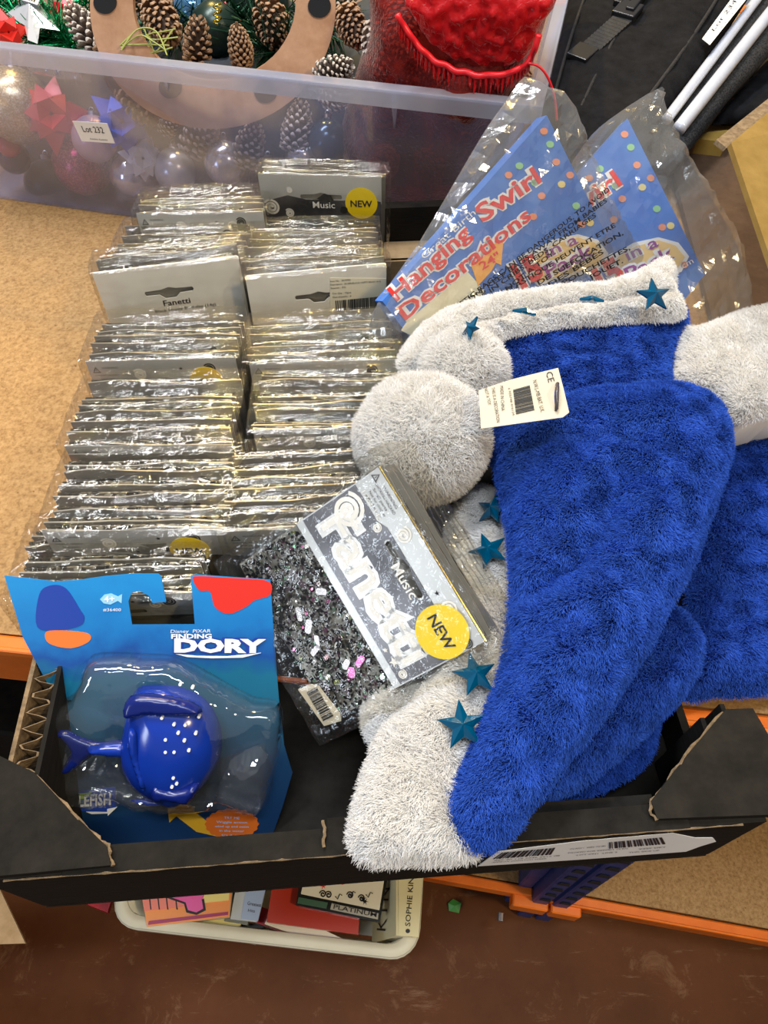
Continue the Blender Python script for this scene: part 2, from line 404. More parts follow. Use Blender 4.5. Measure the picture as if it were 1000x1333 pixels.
# ------------------------------------------------------------------ plush fur
def fur_mesh(name, V, F, m, parent, n, length, comb=(0, 0), seed=1, nfur=None, width=.0002, lift=1.0, jitter=.35, down=-.12):
    """a soft body whose skin and pile are one mesh; pile strands are short hair curves rooted in the skin"""
    rng = np.random.RandomState(seed)
    Va = np.array([tuple(v) for v in V]); at_ = np.array([(f[0], f[k], f[k+1]) for f in F for k in range(1, len(f)-1)])
    fn_ = np.cross(Va[at_[:, 1]]-Va[at_[:, 0]], Va[at_[:, 2]]-Va[at_[:, 0]]); vn = np.zeros_like(Va)
    for k in range(3): np.add.at(vn, at_[:, k], fn_)
    vn /= np.linalg.norm(vn, axis=1, keepdims=True)+1e-12
    tri = np.array([(f[0], f[k], f[k+1]) for f in (F[:nfur] if nfur else F) for k in range(1, len(f)-1)])
    a, b, c = Va[tri[:, 0]], Va[tri[:, 1]], Va[tri[:, 2]]
    ar = np.linalg.norm(np.cross(b-a, c-a), axis=1); pick = rng.choice(len(tri), n, p=ar/ar.sum())
    r1 = np.sqrt(rng.rand(n, 1)); r2 = rng.rand(n, 1); w0, w1, w2 = 1-r1, r1*(1-r2), r1*r2
    Q = a[pick]*w0+b[pick]*w1+c[pick]*w2
    nn = vn[tri[pick, 0]]*w0+vn[tri[pick, 1]]*w1+vn[tri[pick, 2]]*w2; nn /= np.linalg.norm(nn, axis=1, keepdims=True)+1e-9
    # locks: neighbouring strands lean the same way
    clump = np.array([[noise.noise(Vector((q[0]*95, q[1]*95, q[2]*95+seed))), noise.noise(Vector((q[0]*95+31, q[1]*95, q[2]*95+seed)))] for q in Q])
    D = np.zeros((n, 3)); D[:, 0] = comb[0]+clump[:, 0]*1.1; D[:, 1] = comb[1]+clump[:, 1]*1.1; D += rng.normal(0, jitter, (n, 3))
    D -= nn*(D*nn).sum(1, keepdims=True)*.8
    d1 = nn*lift+D*.45; d1 /= np.linalg.norm(d1, axis=1, keepdims=True)
    d2 = nn*lift*.55+D*.9; d2[:, 2] += down; d2 /= np.linalg.norm(d2, axis=1, keepdims=True)
    ln = length*rng.uniform(.7, 1.15, (n, 1))
    tip = Q+d1*ln*.5+d2*ln*.5; mid = Q+d1*ln*.52
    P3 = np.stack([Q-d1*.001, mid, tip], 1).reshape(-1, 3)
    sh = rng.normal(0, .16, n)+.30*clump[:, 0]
    S3 = np.stack([.30+sh, .55+sh, .85+sh], 1).reshape(-1).clip(0, 1)  # roots darker than tips: shade within the pile put into the colour
    skin = mesh(name, V, F, M['skin_'+m.name], parent, True)
    if parent is not None:
        inv = np.array(world_m(parent).inverted()); P3 = P3 @ inv[:3, :3].T+inv[:3, 3]
    hc = bpy.data.hair_curves.new('pile'); hc.add_curves([3]*n)
    hc.attributes['position'].data.foreach_set('vector', P3.astype(np.float32).ravel())
    ra = hc.attributes.new('radius', 'FLOAT', 'POINT'); w3 = width*rng.uniform(.7, 1.3, (n, 1))*np.array([[1, .85, .25]]); ra.data.foreach_set('value', w3.astype(np.float32).ravel())
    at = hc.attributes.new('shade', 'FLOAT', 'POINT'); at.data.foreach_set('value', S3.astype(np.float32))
    hc.materials.append(m)
    o = bpy.data.objects.new('pile', hc); COL.objects.link(o); o.parent = skin; o['kind'] = 'stuff'
    return skin

# ------------------------------------------------------------------ setting: floor and rack
class Fr2:
    """a frame on the ground plan: a along, b back, z up"""
    def __init__(s, o, ang):
        s.o = Vector((*o, 0)); s.x = Vector((math.cos(ang), math.sin(ang), 0)); s.y = Vector((-math.sin(ang), math.cos(ang), 0))
        s.m = Matrix((( s.x.x, s.y.x, 0, s.o.x), (s.x.y, s.y.y, 0, s.o.y), (0, 0, 1, 0), (0, 0, 0, 1)))
    def __call__(s, a, b, z=0): return s.o+s.x*a+s.y*b+Vector((0, 0, z))
FLOORZ, LOWZ = -.76, -.62
o = mesh('floor', *box(-3, 3, -2.5, 3, FLOORZ-.05, FLOORZ), M['floor']); o['kind'] = 'structure'
S = Fr2((0, .2043), math.radians(-6.4))
S2 = Fr2((.0481, .186), math.atan2(.1093-.186, .5098-.0481))
rack = root('storage_rack', 'orange and navy metal racking with chipboard shelves holding everything', 'rack', (0, .5, FLOORZ))
mesh('shelf_board', *xf(S.m, box(-1.4, 1.4, 0, 1.25, -.018, 0)), M['chipboard'], rack)
mesh('front_beam', *xf(S.m, box(-1.4, 1.4, -.016, -.001, -.05, .001, .002)), M['orange'], rack)
mesh('beam_lip', *xf(S.m, box(-1.4, 1.4, -.016, -.012, -.048, .006, .001)), M['orange'], rack)
mesh('rear_beam', *xf(S.m, box(-1.4, 1.4, 1.26, 1.29, -.06, .0, .002)), M['orange'], rack)
pb = S2.m.inverted() @ P(688, 1160, LOWZ); pc = S2.m.inverted() @ P(746, 1176, LOWZ)
mesh('lower_board', *xf(S2.m, box(-1.2, pb.x, .004, .55, LOWZ-.018, LOWZ)), M['chipboard'], rack)
mesh('lower_board', *xf(S2.m, box(pc.x, 1.4, .004, .55, LOWZ-.018, LOWZ)), M['chipboard'], rack)
mesh('lower_beam', *xf(S2.m, box(-1.2, pb.x+.006, -.010, .002, LOWZ-.03, LOWZ+.002, .002)), M['orange'], rack)
mesh('lower_beam', *xf(S2.m, box(pc.x-.03, 1.4, -.013, .002, LOWZ-.03, LOWZ-.001, .002)), M['orange'], rack)
mesh('beam_lip', *xf(S2.m, box(pc.x-.03, 1.4, -.013, -.010, LOWZ-.03, LOWZ+.004, .001)), M['orange'], rack)
mesh('beam_bracket', *xf(S2.m, box(pb.x-.02, (pb.x+pc.x)/2-.002, -.024, -.008, LOWZ-.04, LOWZ-.003, .002)), M['orange'], rack)
mesh('beam_bracket', *xf(S2.m, box((pb.x+pc.x)/2+.002, pc.x+.012, -.024, -.008, LOWZ-.04, LOWZ-.003, .002)), M['orange'], rack)
mesh('bracket_rivet', *xf(S2.m @ Matrix.Translation((pb.x-.03, -.03, LOWZ-.045)) @ Matrix.Rotation(math.pi/2, 4, 'X'), tube([(0, 0, 0), (0, 0, .01)], .005, 10)), M['steel'], rack)
# perforated upright: two flanges either side of a spine groove
ua, uc = pb.x+.006, pc.x-.006; um = (ua+uc)/2
up = root('rack_upright', 'navy blue perforated steel upright rising from the lower orange beam', 'upright', S2(um, .02, FLOORZ))
for (q0, q1) in ((ua, um-.003), (um+.003, uc)):
    mesh('flange', *xf(S2.m, box(q0, q1, -.016, .03, FLOORZ, -.075, .002)), M['navy'], up)
mesh('spine', *xf(S2.m, box(um-.004, um+.004, -.010, .028, FLOORZ, -.075)), M['navy'], up)
mesh('side_plate', *xf(S2.m, box(ua-.02, ua-.001, .0, .03, FLOORZ, -.075, .002)), M['navy'], up)
hv = None
for q in ((ua+um)/2-.001, (uc+um)/2+.001):
    for k in range(12):
        z = LOWZ+.03+k*.04
        pl = prism([(q-.007, z), (q+.007, z), (q+.005, z+.014), (q-.005, z+.014)], lambda a, b, h: S2(a, -.0165-h, b), 0, .0006)
        if hv is None: hv = mesh('slot', *pl, M['hole'], up)
        else: mesh('slot', *pl, M['hole'], up)

# ------------------------------------------------------------------ black tray
B = Fr2((-.196, .0595), math.radians(4.0)); BW, BD, BH = .391, .585, .087
tray = root('cardboard_tray', 'open black corrugated fruit tray holding the confetti bundles and plush hats', 'tray', B(BW/2, BD/2, 0))
mk = M['black_card']
mesh('base_panel', *xf(B.m, box(0, BW, 0, BD, .0003, .0032)), mk, tray)
mesh('front_wall', *xf(B.m, box(0, BW, 0, .0065, .006, BH)), mk, tray)
mesh('back_wall', *xf(B.m, box(0, BW, BD-.006, BD, .006, BH)), mk, tray)
mesh('wall_fold', *xf(B.m, box(0, BW, BD-.013, BD-.0062, .04, BH+.001)), mk, tray)
mesh('left_wall', *xf(B.m, box(0, .005, .0065, BD-.006, .006, .040)), mk, tray)
mesh('right_wall', *xf(B.m, box(BW-.005, BW, .0065, BD-.006, .006, .036)), mk, tray)
lw = mesh('corner_wall', *xf(B.m, join(box(.0, .0025, .0065, .150, .040, BH), box(.0155, .018, .0065, .145, .006, BH))), [M['card_edge'], mk], tray, idx=[0]*6+[1]*6)
fl = [(.0025+.0065*(1+math.sin(i/60*14*2*math.pi))*1.0, .010+i/60*.135) for i in range(61)]
V, F = [], []
for i, (a, b) in enumerate(fl): V += [B(a, b, .03), B(a, b, BH-.001), B(a+.0012, b, BH-.001), B(a+.0012, b, .03)]
for i in range(60):
    for k in range(4): F.append((4*i+k, 4*i+4+k, 4*i+4+(k+1) % 4, 4*i+(k+1) % 4))
mesh('corrugated_flute', V, F, M['card_edge'], lw)
mesh('corner_wall', *xf(B.m, join(box(BW-.0025, BW, .0065, .062, .036, BH), box(BW-.016, BW-.0135, .0065, .055, .006, BH))), mk, tray)
# torn corner gussets folded over the two front corners
def gusset(px, torn):
    pts = [P(a, b, BH+.002) for a, b in px]
    g = mesh('corner_gusset', *prism([(p.x, p.y) for p in pts], lambda a, b, h: Vector((a, b, h)), BH, BH+.0055), mk, tray)
    tp = []
    rr = random.Random(len(px))
    for i, (a, b) in enumerate(torn):
        p = P(a, b, BH+.004); tp.append(p)
    tp = crom(tp, False, 5); tp = [p+Vector((rr.uniform(-1, 1), rr.uniform(-1, 1), rr.uniform(-.5, .8)))*.0009 for p in tp]
    mesh('torn_edge', *tube(tp, [.0006+.0007*rr.random() for _ in tp], 5), M['card_edge'], g)
gusset([(147, 1128), (-40, 1146), (-48, 968), (0, 985), (48, 1008), (95, 1058), (142, 1104)], [(48, 1009), (95, 1059), (128, 1090), (142, 1104), (146, 1126)])
gusset([(845, 1045), (853, 1068), (1020, 1062), (1012, 985), (977, 925), (942, 926), (892, 985)], [(942, 927), (893, 985), (862, 1028), (846, 1046), (853, 1067)])
# folded front rim with the pale crease
mesh('rim_fold', *xf(B.m, box(.04, BW-.04, -.0006, .012, BH-.001, BH+.0012)), mk, tray)
rr = random.Random(5); tp = [B(.012+i*.0061, -.0007, BH+.0006+rr.uniform(-.0004, .0004)) for i in range(61)]
mesh('pale_crease', *tube(tp, [.00025+.0005*rr.random()**2 for _ in tp], 5), M['card_edge'], tray)
mesh('inner_flap', *xf(B.m, box(.168, BW-.05, .0075, .020, BH-.016, BH-.012)), mk, tray)
tp = [P(421+rr.uniform(-2, 2), 1068+i*5, BH+.003) for i in range(8)]
mesh('torn_edge', *tube(tp, .0008, 5), M['card_edge'], tray)
# kraft liner behind the bundles
mesh('kraft_liner', *xf(B.m, join(box(.19, BW-.02, BD-.045, BD-.0135, .046, .052), box(.19, BW-.02, BD-.047, BD-.042, .008, .052))), M['kraft'], tray)
# address label on the front face
Fp = Pl(B(0, -.0002, 0), B(1, -.0002, 0), B(0, -.0002, 1))
lab = px_shape(Fp, tray, 'shipping_label', [(622, 1127), (648, 1108), (760, 1094), (876, 1084), (905, 1090), (928, 1090), (932, 1095), (912, 1101), (893, 1108), (760, 1118)], M['paper'])
lab['label'] = 'torn white printed label along the front wall'
def quadmap(pl, c):
    """bilinear from the unit square to four pixel corners (bottom left, bottom right, top right, top left) on a plane"""
    q = [Vector(pl.on(*p)) for p in c]
    def f(a, b, h=0):
        r = q[0]*(1-a)*(1-b)+q[1]*a*(1-b)+q[2]*a*b+q[3]*(1-a)*b
        return pl.at(r.x, r.y, h)
    return f
fq = quadmap(Fp, [(632, 1124), (890, 1106), (878, 1087), (655, 1108)])
for bc_ in (barcode_vf(fq, .0, .32, .45, .95, 26, 3, .0004, .0006), barcode_vf(fq, .62, .95, .55, .98, 22, 4, .0004, .0006)): mesh('barcode', *bc_, M['ink'], lab)
mesh('lettering', *join(*[text_vf(t, fq, (x0, y), (x1, y), .085, 0, 1, .0006) for t, x0, x1, y in (('REF 40 118 2036 5512 08', .02, .36, .27), ('APPROX DISPATCH WEEK', .02, .30, .10), ('CLASS I  SIZE 70-80', .40, .60, .72), ('PACKED FOR EXPORT 14 KG', .40, .72, .42), ('LOT 0421  LINE 3', .45, .66, .20), ('KEEP DRY', .78, .92, .30), ('THIS SIDE UP', .72, .88, .10))]), M['grey_ink'], lab)

# ------------------------------------------------------------------ clear tub
M['tub'] = film('milky_tub_plastic', (.86, .87, .98), 1.2, .01, .16, .19, .12, 18, (.84, .84, .98), .6)
M['tub_rim'] = film('milky_tub_rim', (.88, .9, .98), 1.3, .04, .15, .40, .1, 18, (.85, .86, .95), .6)
U = Fr2((.1266, .6528), math.atan2(.6528-.7733, .1266+.3716)); UH = .185; UL, UDp = -.66, .44; TP = .020
tub = root('storage_tub', 'long clear plastic tub full of pine cones and Christmas baubles', 'tub', U(UL/2, UDp/2, .001))
def wall(p0, p1, q0, q1, n):
    n = Vector(n); b = [p0, p1, p1+n, p0+n]; t = [q0, q1, q1+n, q0+n]; return hexa(b, t)
th = .0028
fw = mesh('front_wall', *wall(U(UL+TP, TP, .004), U(-TP, TP, .004), U(UL, 0, UH), U(0, 0, UH), U.y*th), M['tub'], tub)
mesh('back_wall', *wall(U(UL+TP, UDp-TP, .004), U(-TP, UDp-TP, .004), U(UL, UDp, UH), U(0, UDp, UH), U.y*-th), M['tub'], tub)
mesh('side_wall', *wall(U(-TP, TP+th, .004), U(-TP, UDp-TP-th, .004), U(0, th, UH), U(0, UDp-th, UH), U.x*-th), M['tub'], tub)
mesh('side_wall', *wall(U(UL+TP, TP+th, .004), U(UL+TP, UDp-TP-th, .004), U(UL, th, UH), U(UL, UDp-th, UH), U.x*th), M['tub'], tub)
mesh('tub_base', *xf(U.m, box(UL+TP, -TP, TP, UDp-TP, .001, .004)), M['tub'], tub)
rim = []
for (a0, a1, b0, b1) in ((UL-.012, .012, -.012, 0), (UL-.012, .012, UDp, UDp+.012), (0, .012, 0, UDp), (UL-.012, UL, 0, UDp)):
    rim.append(xf(U.m, box(a0, a1, b0, b1, UH-.002, UH+.001)))
rim.append(xf(U.m, box(UL-.012, .012, -.0125, -.0105, UH-.014, UH+.0005)))
rim.append(xf(U.m, box(.0105, .0125, -.0125, UDp, UH-.014, UH+.0005)))
mesh('rim', *join(*rim), M['tub_rim'], tub)
WP = Pl(U(0, 0, UH), U(1, 0, UH), U(0, TP, .004)); 
if WP.n.dot(CAMP-WP.o) < 0: WP.n = -WP.n
for (a, b), (c, d) in (((66, 70), (75, 98)), ((212, 84), (219, 116)), ((515, 116), (514, 165))):
    p, q = WP.at(*WP.on(a, b), .004), WP.at(*WP.on(c, d), .001)
    mesh('rib', *tube([p, p.lerp(q, .5), q], [.003, .0025, .0012], 8), M['tub_rim'], tub, True)
def WT(px, py):
    d = ray(px, py); t = (WP.o-CAMP).dot(WP.n)/d.dot(WP.n)
    return t if CAMH+d.z*t < UH-.004 else (UH-.010-CAMH)/d.z   # the wall below the rim, the heap's surface above it
def clear(px, py, off, rpx, k):
    """far enough behind the front wall for something rpx pixels in radius"""
    d = ray(px, py); t = (WP.o-CAMP).dot(WP.n)/d.dot(WP.n)
    return max(off, (t+k*rpx*t/FPX/abs(d.dot(WP.n))+.008)-WT(px, py))
def lot_label(pl, corners, top, small, label, h):
    f = quadmap(pl, corners)
    V, F = prism([(0, 0), (1, 0), (1, 1), (0, 1)], lambda a, b, hh: f(a, b, hh), h, h+.0006)
    c = sum((Vector(v) for v in V), Vector())/len(V)
    r = root('lot_label', label, 'label', c)
    mesh('paper', V, F, M['paper'], r)
    w = (f(1, 0)-f(0, 0)).length; hh = (f(0, 1)-f(0, 0)).length
    V, F, tw = text_mesh(top); g = lambda a, b, z: f(a, b, z)
    mesh('lettering', *join(([f(.20+.62*v.x/tw, .50+v.y*.44, h+.0009) for v in V], F)), M['ink'], r)
    V, F, tw = text_mesh(small)
    mesh('small_lettering', [f(.30+.52*v.x/tw, .12+v.y*.13, h+.0009) for v in V], F, M['grey_ink'], r)
lot_label(WP, [(109, 180), (152, 183), (142, 157), (97, 154)], 'Lot 232', 'Aviation Auctions', 'small white card reading Lot 232 stuck on the clear tub', .0045)

# ------------------------------------------------------------------ confetti packets
PW, PH, PT = .1085, .113, .0098     # packet width, height, pitch
def rrect(x0, x1, y0, y1, r, n=4):
    out = []
    for cx, cy, a in ((x1-r, y0+r, -90), (x1-r, y1-r, 0), (x0+r, y1-r, 90), (x0+r, y0+r, 180)):
        out += [(cx+r*math.cos(math.radians(a+90*k/n)), cy+r*math.sin(math.radians(a+90*k/n))) for k in range(n+1)]
    return out
def front(a, b, h): return Vector((a, -h, b))           # the packet's own face: a across, b up, h towards the reader
slot = rrect(-.019, .019, .0905, .0955, .0024)+[]
slot = [(-.019, .0935), (-.018, .0915), (-.008, .0912), (-.004, .0875), (.004, .0875), (.008, .0912), (.018, .0915), (.019, .0935), (.018, .0955), (.006, .0958), (0, .0975), (-.006, .0958), (-.018, .0955)]
V, F = holed(rrect(-PW/2, PW/2, .0, PH, .002), [slot], front, -.0009, 0)
def me_of(name, V, F, mats, smooth=False, idx=None):
    me = bpy.data.meshes.new(name); me.from_pydata([tuple(v) for v in V], [], F)
    for m in mats: me.materials.append(m)
    if idx: me.polygons.foreach_set('material_index', idx)
    if smooth: me.polygons.foreach_set('use_smooth', [True]*len(me.polygons))
    me.update(); return me
def wavy(V, s, amp):
    return [Vector((v.x, v.y+amp*math.sin(v.x*60+s)+amp*.6*math.sin(v.x*151+2*s), v.z+.0007*math.sin(v.x*83+3*s))) for v in V]
CARD = []
for s in range(3):
    # a card cut fine enough across to bow
    cols = 14; Vc, Fc = [], []
    xs = [-PW/2+PW*i/cols for i in range(cols+1)]
    for x in xs:
        for (y, z) in ((0, 0), (0, .086), (0, PH), (.0011, PH), (.0011, 0)): Vc.append((x, y, z))
    for i in range(cols):
        for k in range(5): Fc.append((5*i+k, 5*i+5+k, 5*i+5+(k+1) % 5, 5*i+(k+1) % 5))
    Fc += [tuple(range(5)), tuple(reversed(range(5*cols, 5*cols+5)))]
    CARD.append(me_of('header_card', wavy([Vector(v) for v in Vc], s*1.7, .0007), Fc, [M['header']]))
def pouch(seed):
    rr = random.Random(seed); nx, nz = 16, 14; V, F = [], []
    for side in (0, 1):
        for j in range(nz+1):
            for i in range(nx+1):
                u, w = i/nx, j/nz; e = min(u, 1-u, w, (1-w)*3.2); p = max(.22, min(1, (e*7))**.6)
                bulge = (.0036+.0018*noise.noise(Vector((u*6, w*6, seed+side*5))))*p
                V.append(Vector((-PW/2+.001+(PW-.002)*u, .0045+(bulge if side else -bulge), (.001+w*(PH-.0025)))))
    k = (nx+1)*(nz+1)
    for j in range(nz):
        for i in range(nx):
            a = j*(nx+1)+i; F.append((a, a+1, a+nx+2, a+nx+1)); F.append((k+a, k+a+nx+1, k+a+nx+2, k+a+1))
    b = [i for i in range(nx+1)]+[j*(nx+1)+nx for j in range(1, nz+1)]+[nz*(nx+1)+i for i in range(nx-1, -1, -1)]+[j*(nx+1) for j in range(nz-1, 0, -1)]
    for i in range(len(b)): p, q = b[i], b[(i+1) % len(b)]; F.append((p, p+k, q+k, q))
    return me_of('confetti_pouch', V, F, [M['confetti']], True)
POUCH = [pouch(s) for s in range(4)]
def film_shell(w, d, h, seed, nx=26, ears=True):
    """crinkled clear wrap round a block of packets, gathered into small ears at both ends"""
    bm = bmesh.new(); bmesh.ops.create_cube(bm, size=1)
    bmesh.ops.subdivide_edges(bm, edges=bm.edges[:], cuts=nx, use_grid_fill=True)
    for v in bm.verts:
        u = v.co.copy(); p = Vector((u.x*w, d/2+u.y*d, h/2+u.z*h))
        n = Vector((u.x if abs(u.x) > .49 else 0, u.y if abs(u.y) > .49 else 0, u.z if abs(u.z) > .49 else 0))
        if n.length: n.normalize()
        q = p*85+Vector((0, 0, seed*9.1))
        r = 1-abs(noise.noise(q))*2; r2 = 1-abs(noise.noise(q*2.7+Vector((5, 1, 2))))*2
        p += n*(.0004+.0010*(r+1)*.6+.0009*(r2+1)*.5)
        if u.z > .49: p.z += .0012*math.sin(u.y*6.28*6.2+.8*noise.noise(q*.3))*(.5+.5*math.cos(u.x*5))
        if ears and abs(u.x) > .49:
            p.x += math.copysign(.0022*(1-abs(u.z-.3)*1.2)*max(0, 1-abs(u.y)*1.6)*(1+noise.noise(q*.6)), u.x)
        v.co = p
    me = bpy.data.meshes.new('cellophane_wrap'); bm.to_mesh(me); bm.free(); me.materials.append(M['film']); return me
FILM = {}
def film_of(n, s):
    if (n, s) not in FILM: FILM[(n, s)] = film_shell(PW+.0032, n*PT+.006, PH+.0025, s+n)
    return FILM[(n, s)]
def link(name, me, parent, mx=None):
    o = bpy.data.objects.new(name, me); COL.objects.link(o); o.parent = parent
    if mx is not None: o.matrix_basis = mx
    return o
# small printing on the strip above the slot, shared by every packet that shows it
STRIP = {}; STRIP_ME = {}
def strip_parts(parent, rng_=0):
    if not STRIP:
        f = front; h = .0012
        STRIP['warning'] = me_of('lettering', *join(warn_vf(f, -.0485, .1035, .0030, h), text_vf('WARNING', f, (-.044, .1068), (-.0325, .1068), .0017, 0, 1, h), text_vf('CHOKING HAZARD', f, (-.0505, .1005), (-.034, .1005), .0015, 0, 1, h), text_vf('Small parts', f, (-.047, .0975), (-.037, .0975), .0015, 0, 1, h), text_vf('Not for under 3', f, (-.049, .0945), (-.035, .0945), .0015, 0, 1, h)), [M['grey_ink']])
        STRIP['swirl'] = me_of('swirl', *swirl_vf(f, -.018, .101, .0052, h), [M['white_print']]); STRIP['swirl_b'] = me_of('swirl', *swirl_vf(f, .026, .101, .0048, h, 2, .16, -1), [M['white_print']])
        STRIP['swirl_dark'] = me_of('swirl', *swirl_vf(f, .034, .104, .0050, h), [M['ink']]); STRIP['star'] = me_of('star', *prism(star(.013, .105, .0016, .0007), f, h-.0001, h), [M['ink']])
    for k, nm in (('warning', 'lettering'), ('swirl', 'swirl'), ('swirl_b', 'swirl'), ('swirl_dark', 'swirl'), ('star', 'star')): link(nm, STRIP[k], parent)
def sticker(parent, cx, cz, r, h=.0014, rot=0):
    s = mesh('new_sticker', *prism(circle(cx, cz, r, n=36), front, h, h+.0002), M['yellow'], parent, local=True)
    V, F, w = text_mesh('NEW', .02); k = r*1.35/w; c, sn = math.cos(rot), math.sin(rot)
    q = [front(cx+(v.x-w/2)*k*c-(v.y-.36)*k*sn, cz+(v.x-w/2)*k*sn+(v.y-.36)*k*c, h+.0005) for v in V]
    mesh('sticker_lettering', q, F, M['ink'], parent, local=True)
    return s
def bundle(label, mx, n, seed, kind='plain', group=None, lean=.10):
    rt = root('confetti_bundle', label, 'bundle', group=None, mat=mx)
    if group: rt['group'] = group
    rr = random.Random(seed); fp = None
    for i in range(n):
        pk = link('packet', CARD[(i+seed) % 3], rt, Matrix.Translation((rr.uniform(-.0008, .0008), .0016+i*PT, .001+rr.uniform(-.0032, .0010))) @ Matrix.Rotation(rr.uniform(-.016, .016), 4, 'Y') @ Matrix.Rotation(rr.uniform(-.03, .03), 4, 'X'))
        link('confetti_pouch', POUCH[(i*3+seed) % 4], pk)
        if i == 0: fp = pk
        elif rr.random() < .45: strip_parts(pk)
    if kind != 'white':
        if 'title' not in STRIP_ME: STRIP_ME['title'] = me_of('title_strip', *holed([(-PW/2, .088), (PW/2, .088), (PW/2, PH+.0004), (-PW/2, PH+.0004)], [slot], front, .0009, .0011), [M['header_light']])
        link('title_strip', STRIP_ME['title'], fp)
    if kind in ('plain', 'sticker'): strip_parts(fp)
    link('cellophane_wrap', film_of(n, seed % 3), rt, Matrix.Translation((0, -.0030, 0)))
    return rt, fp
def place(px_l, px_r, py_front, z_top, lean=.0, n=6, roll=0.0):
    """matrix for a bundle whose front top edge runs between two pixels at height z_top; leans back by `lean`"""
    a, b = P(px_l[0], px_l[1], z_top), P(px_r[0], px_r[1], z_top); c = (a+b)/2
    ex = (b-a).normalized(); ez = Vector((0, 0, 1)); ey = ez.cross(ex).normalized(); ez = ex.cross(ey)
    ez2 = (ez*math.cos(lean)+ey*math.sin(lean)); ey2 = ez2.cross(ex)
    o = c-ez2*PH
    m = Matrix((ex, ey2, ez2)).transposed().to_4x4(); m.translation = o
    return m
G = 'shrink wrapped bundles of silver confetti packets in the tray'
def Lrow(px_l, px_r, z, lean, n, seed, kind, label):
    return bundle(label, place(px_l, px_r, 0, z, lean, n), n, seed, kind, G)
def face_white(fp, extra):
    """the front packet turned round: its plain white card back with a hanging slot"""
    V, F = holed(rrect(-PW/2-.0005, PW/2+.0005, .02, PH+.004, .002), [[(a+extra, b+.0005) for a, b in slot]], front, .0016, .0026)
    return mesh('card_back', V, F, M['header_back'], fp, local=True)
rows = [
 # left px, right px of the front top edge, z, lean, count, seed, kind, label
 ((178, 283), (341, 279), .128, .10, 5, 1, 'plain', 'clear wrapped confetti bundle touching the tub, at the back of the left column'),
 ((148, 335), (318, 331), .122, .10, 6, 2, 'plain', 'clear wrapped confetti bundle just behind the white card marked Black Happy Birthday'),
 ((122, 360), (314, 338), .142, .06, 3, 3, 'white', 'confetti bundle whose white card back reads Black Happy Birthday'),
 ((105, 472), (312, 466), .120, .10, 6, 4, 'sticker', 'clear wrapped confetti bundle directly in front of the Black Happy Birthday card'),
 ((80, 580), (303, 576), .120, .08, 7, 5, 'sticker', 'clear wrapped confetti bundle, third from the toy fish package in the left column'),
 ((50, 698), (294, 694), .120, .06, 8, 6, 'sticker', 'clear wrapped confetti bundle with big yellow sticker, second from the toy fish package'),
 ((13, 784), (258, 776), .108, .04, 6, 7, 'plain', 'clear wrapped confetti bundle half hidden behind the toy fish package'),
 ((342, 228), (496, 233), .142, .04, 2, 8, 'music', 'confetti bundle showing the word Music and a round yellow NEW sticker at the back'),
 ((320, 335), (490, 333), .122, .10, 6, 9, 'plain', 'clear wrapped confetti bundle in front of the Music packet in the right column'),
 ((320, 366), (502, 349), .135, .06, 3, 10, 'white', 'confetti bundle with white card back and cream barcode sticker'),
 ((324, 475), (516, 468), .120, .10, 6, 11, 'plain', 'clear wrapped confetti bundle directly in front of the cream barcode sticker'),
 ((337, 565), (532, 562), .120, .08, 7, 12, 'plain', 'clear wrapped confetti bundle beside the white pompoms'),
 ((297, 690), (520, 680), .119, .06, 7, 13, 'plain', 'clear wrapped confetti bundle under the upper corner of the tilted confetti pack'),
]
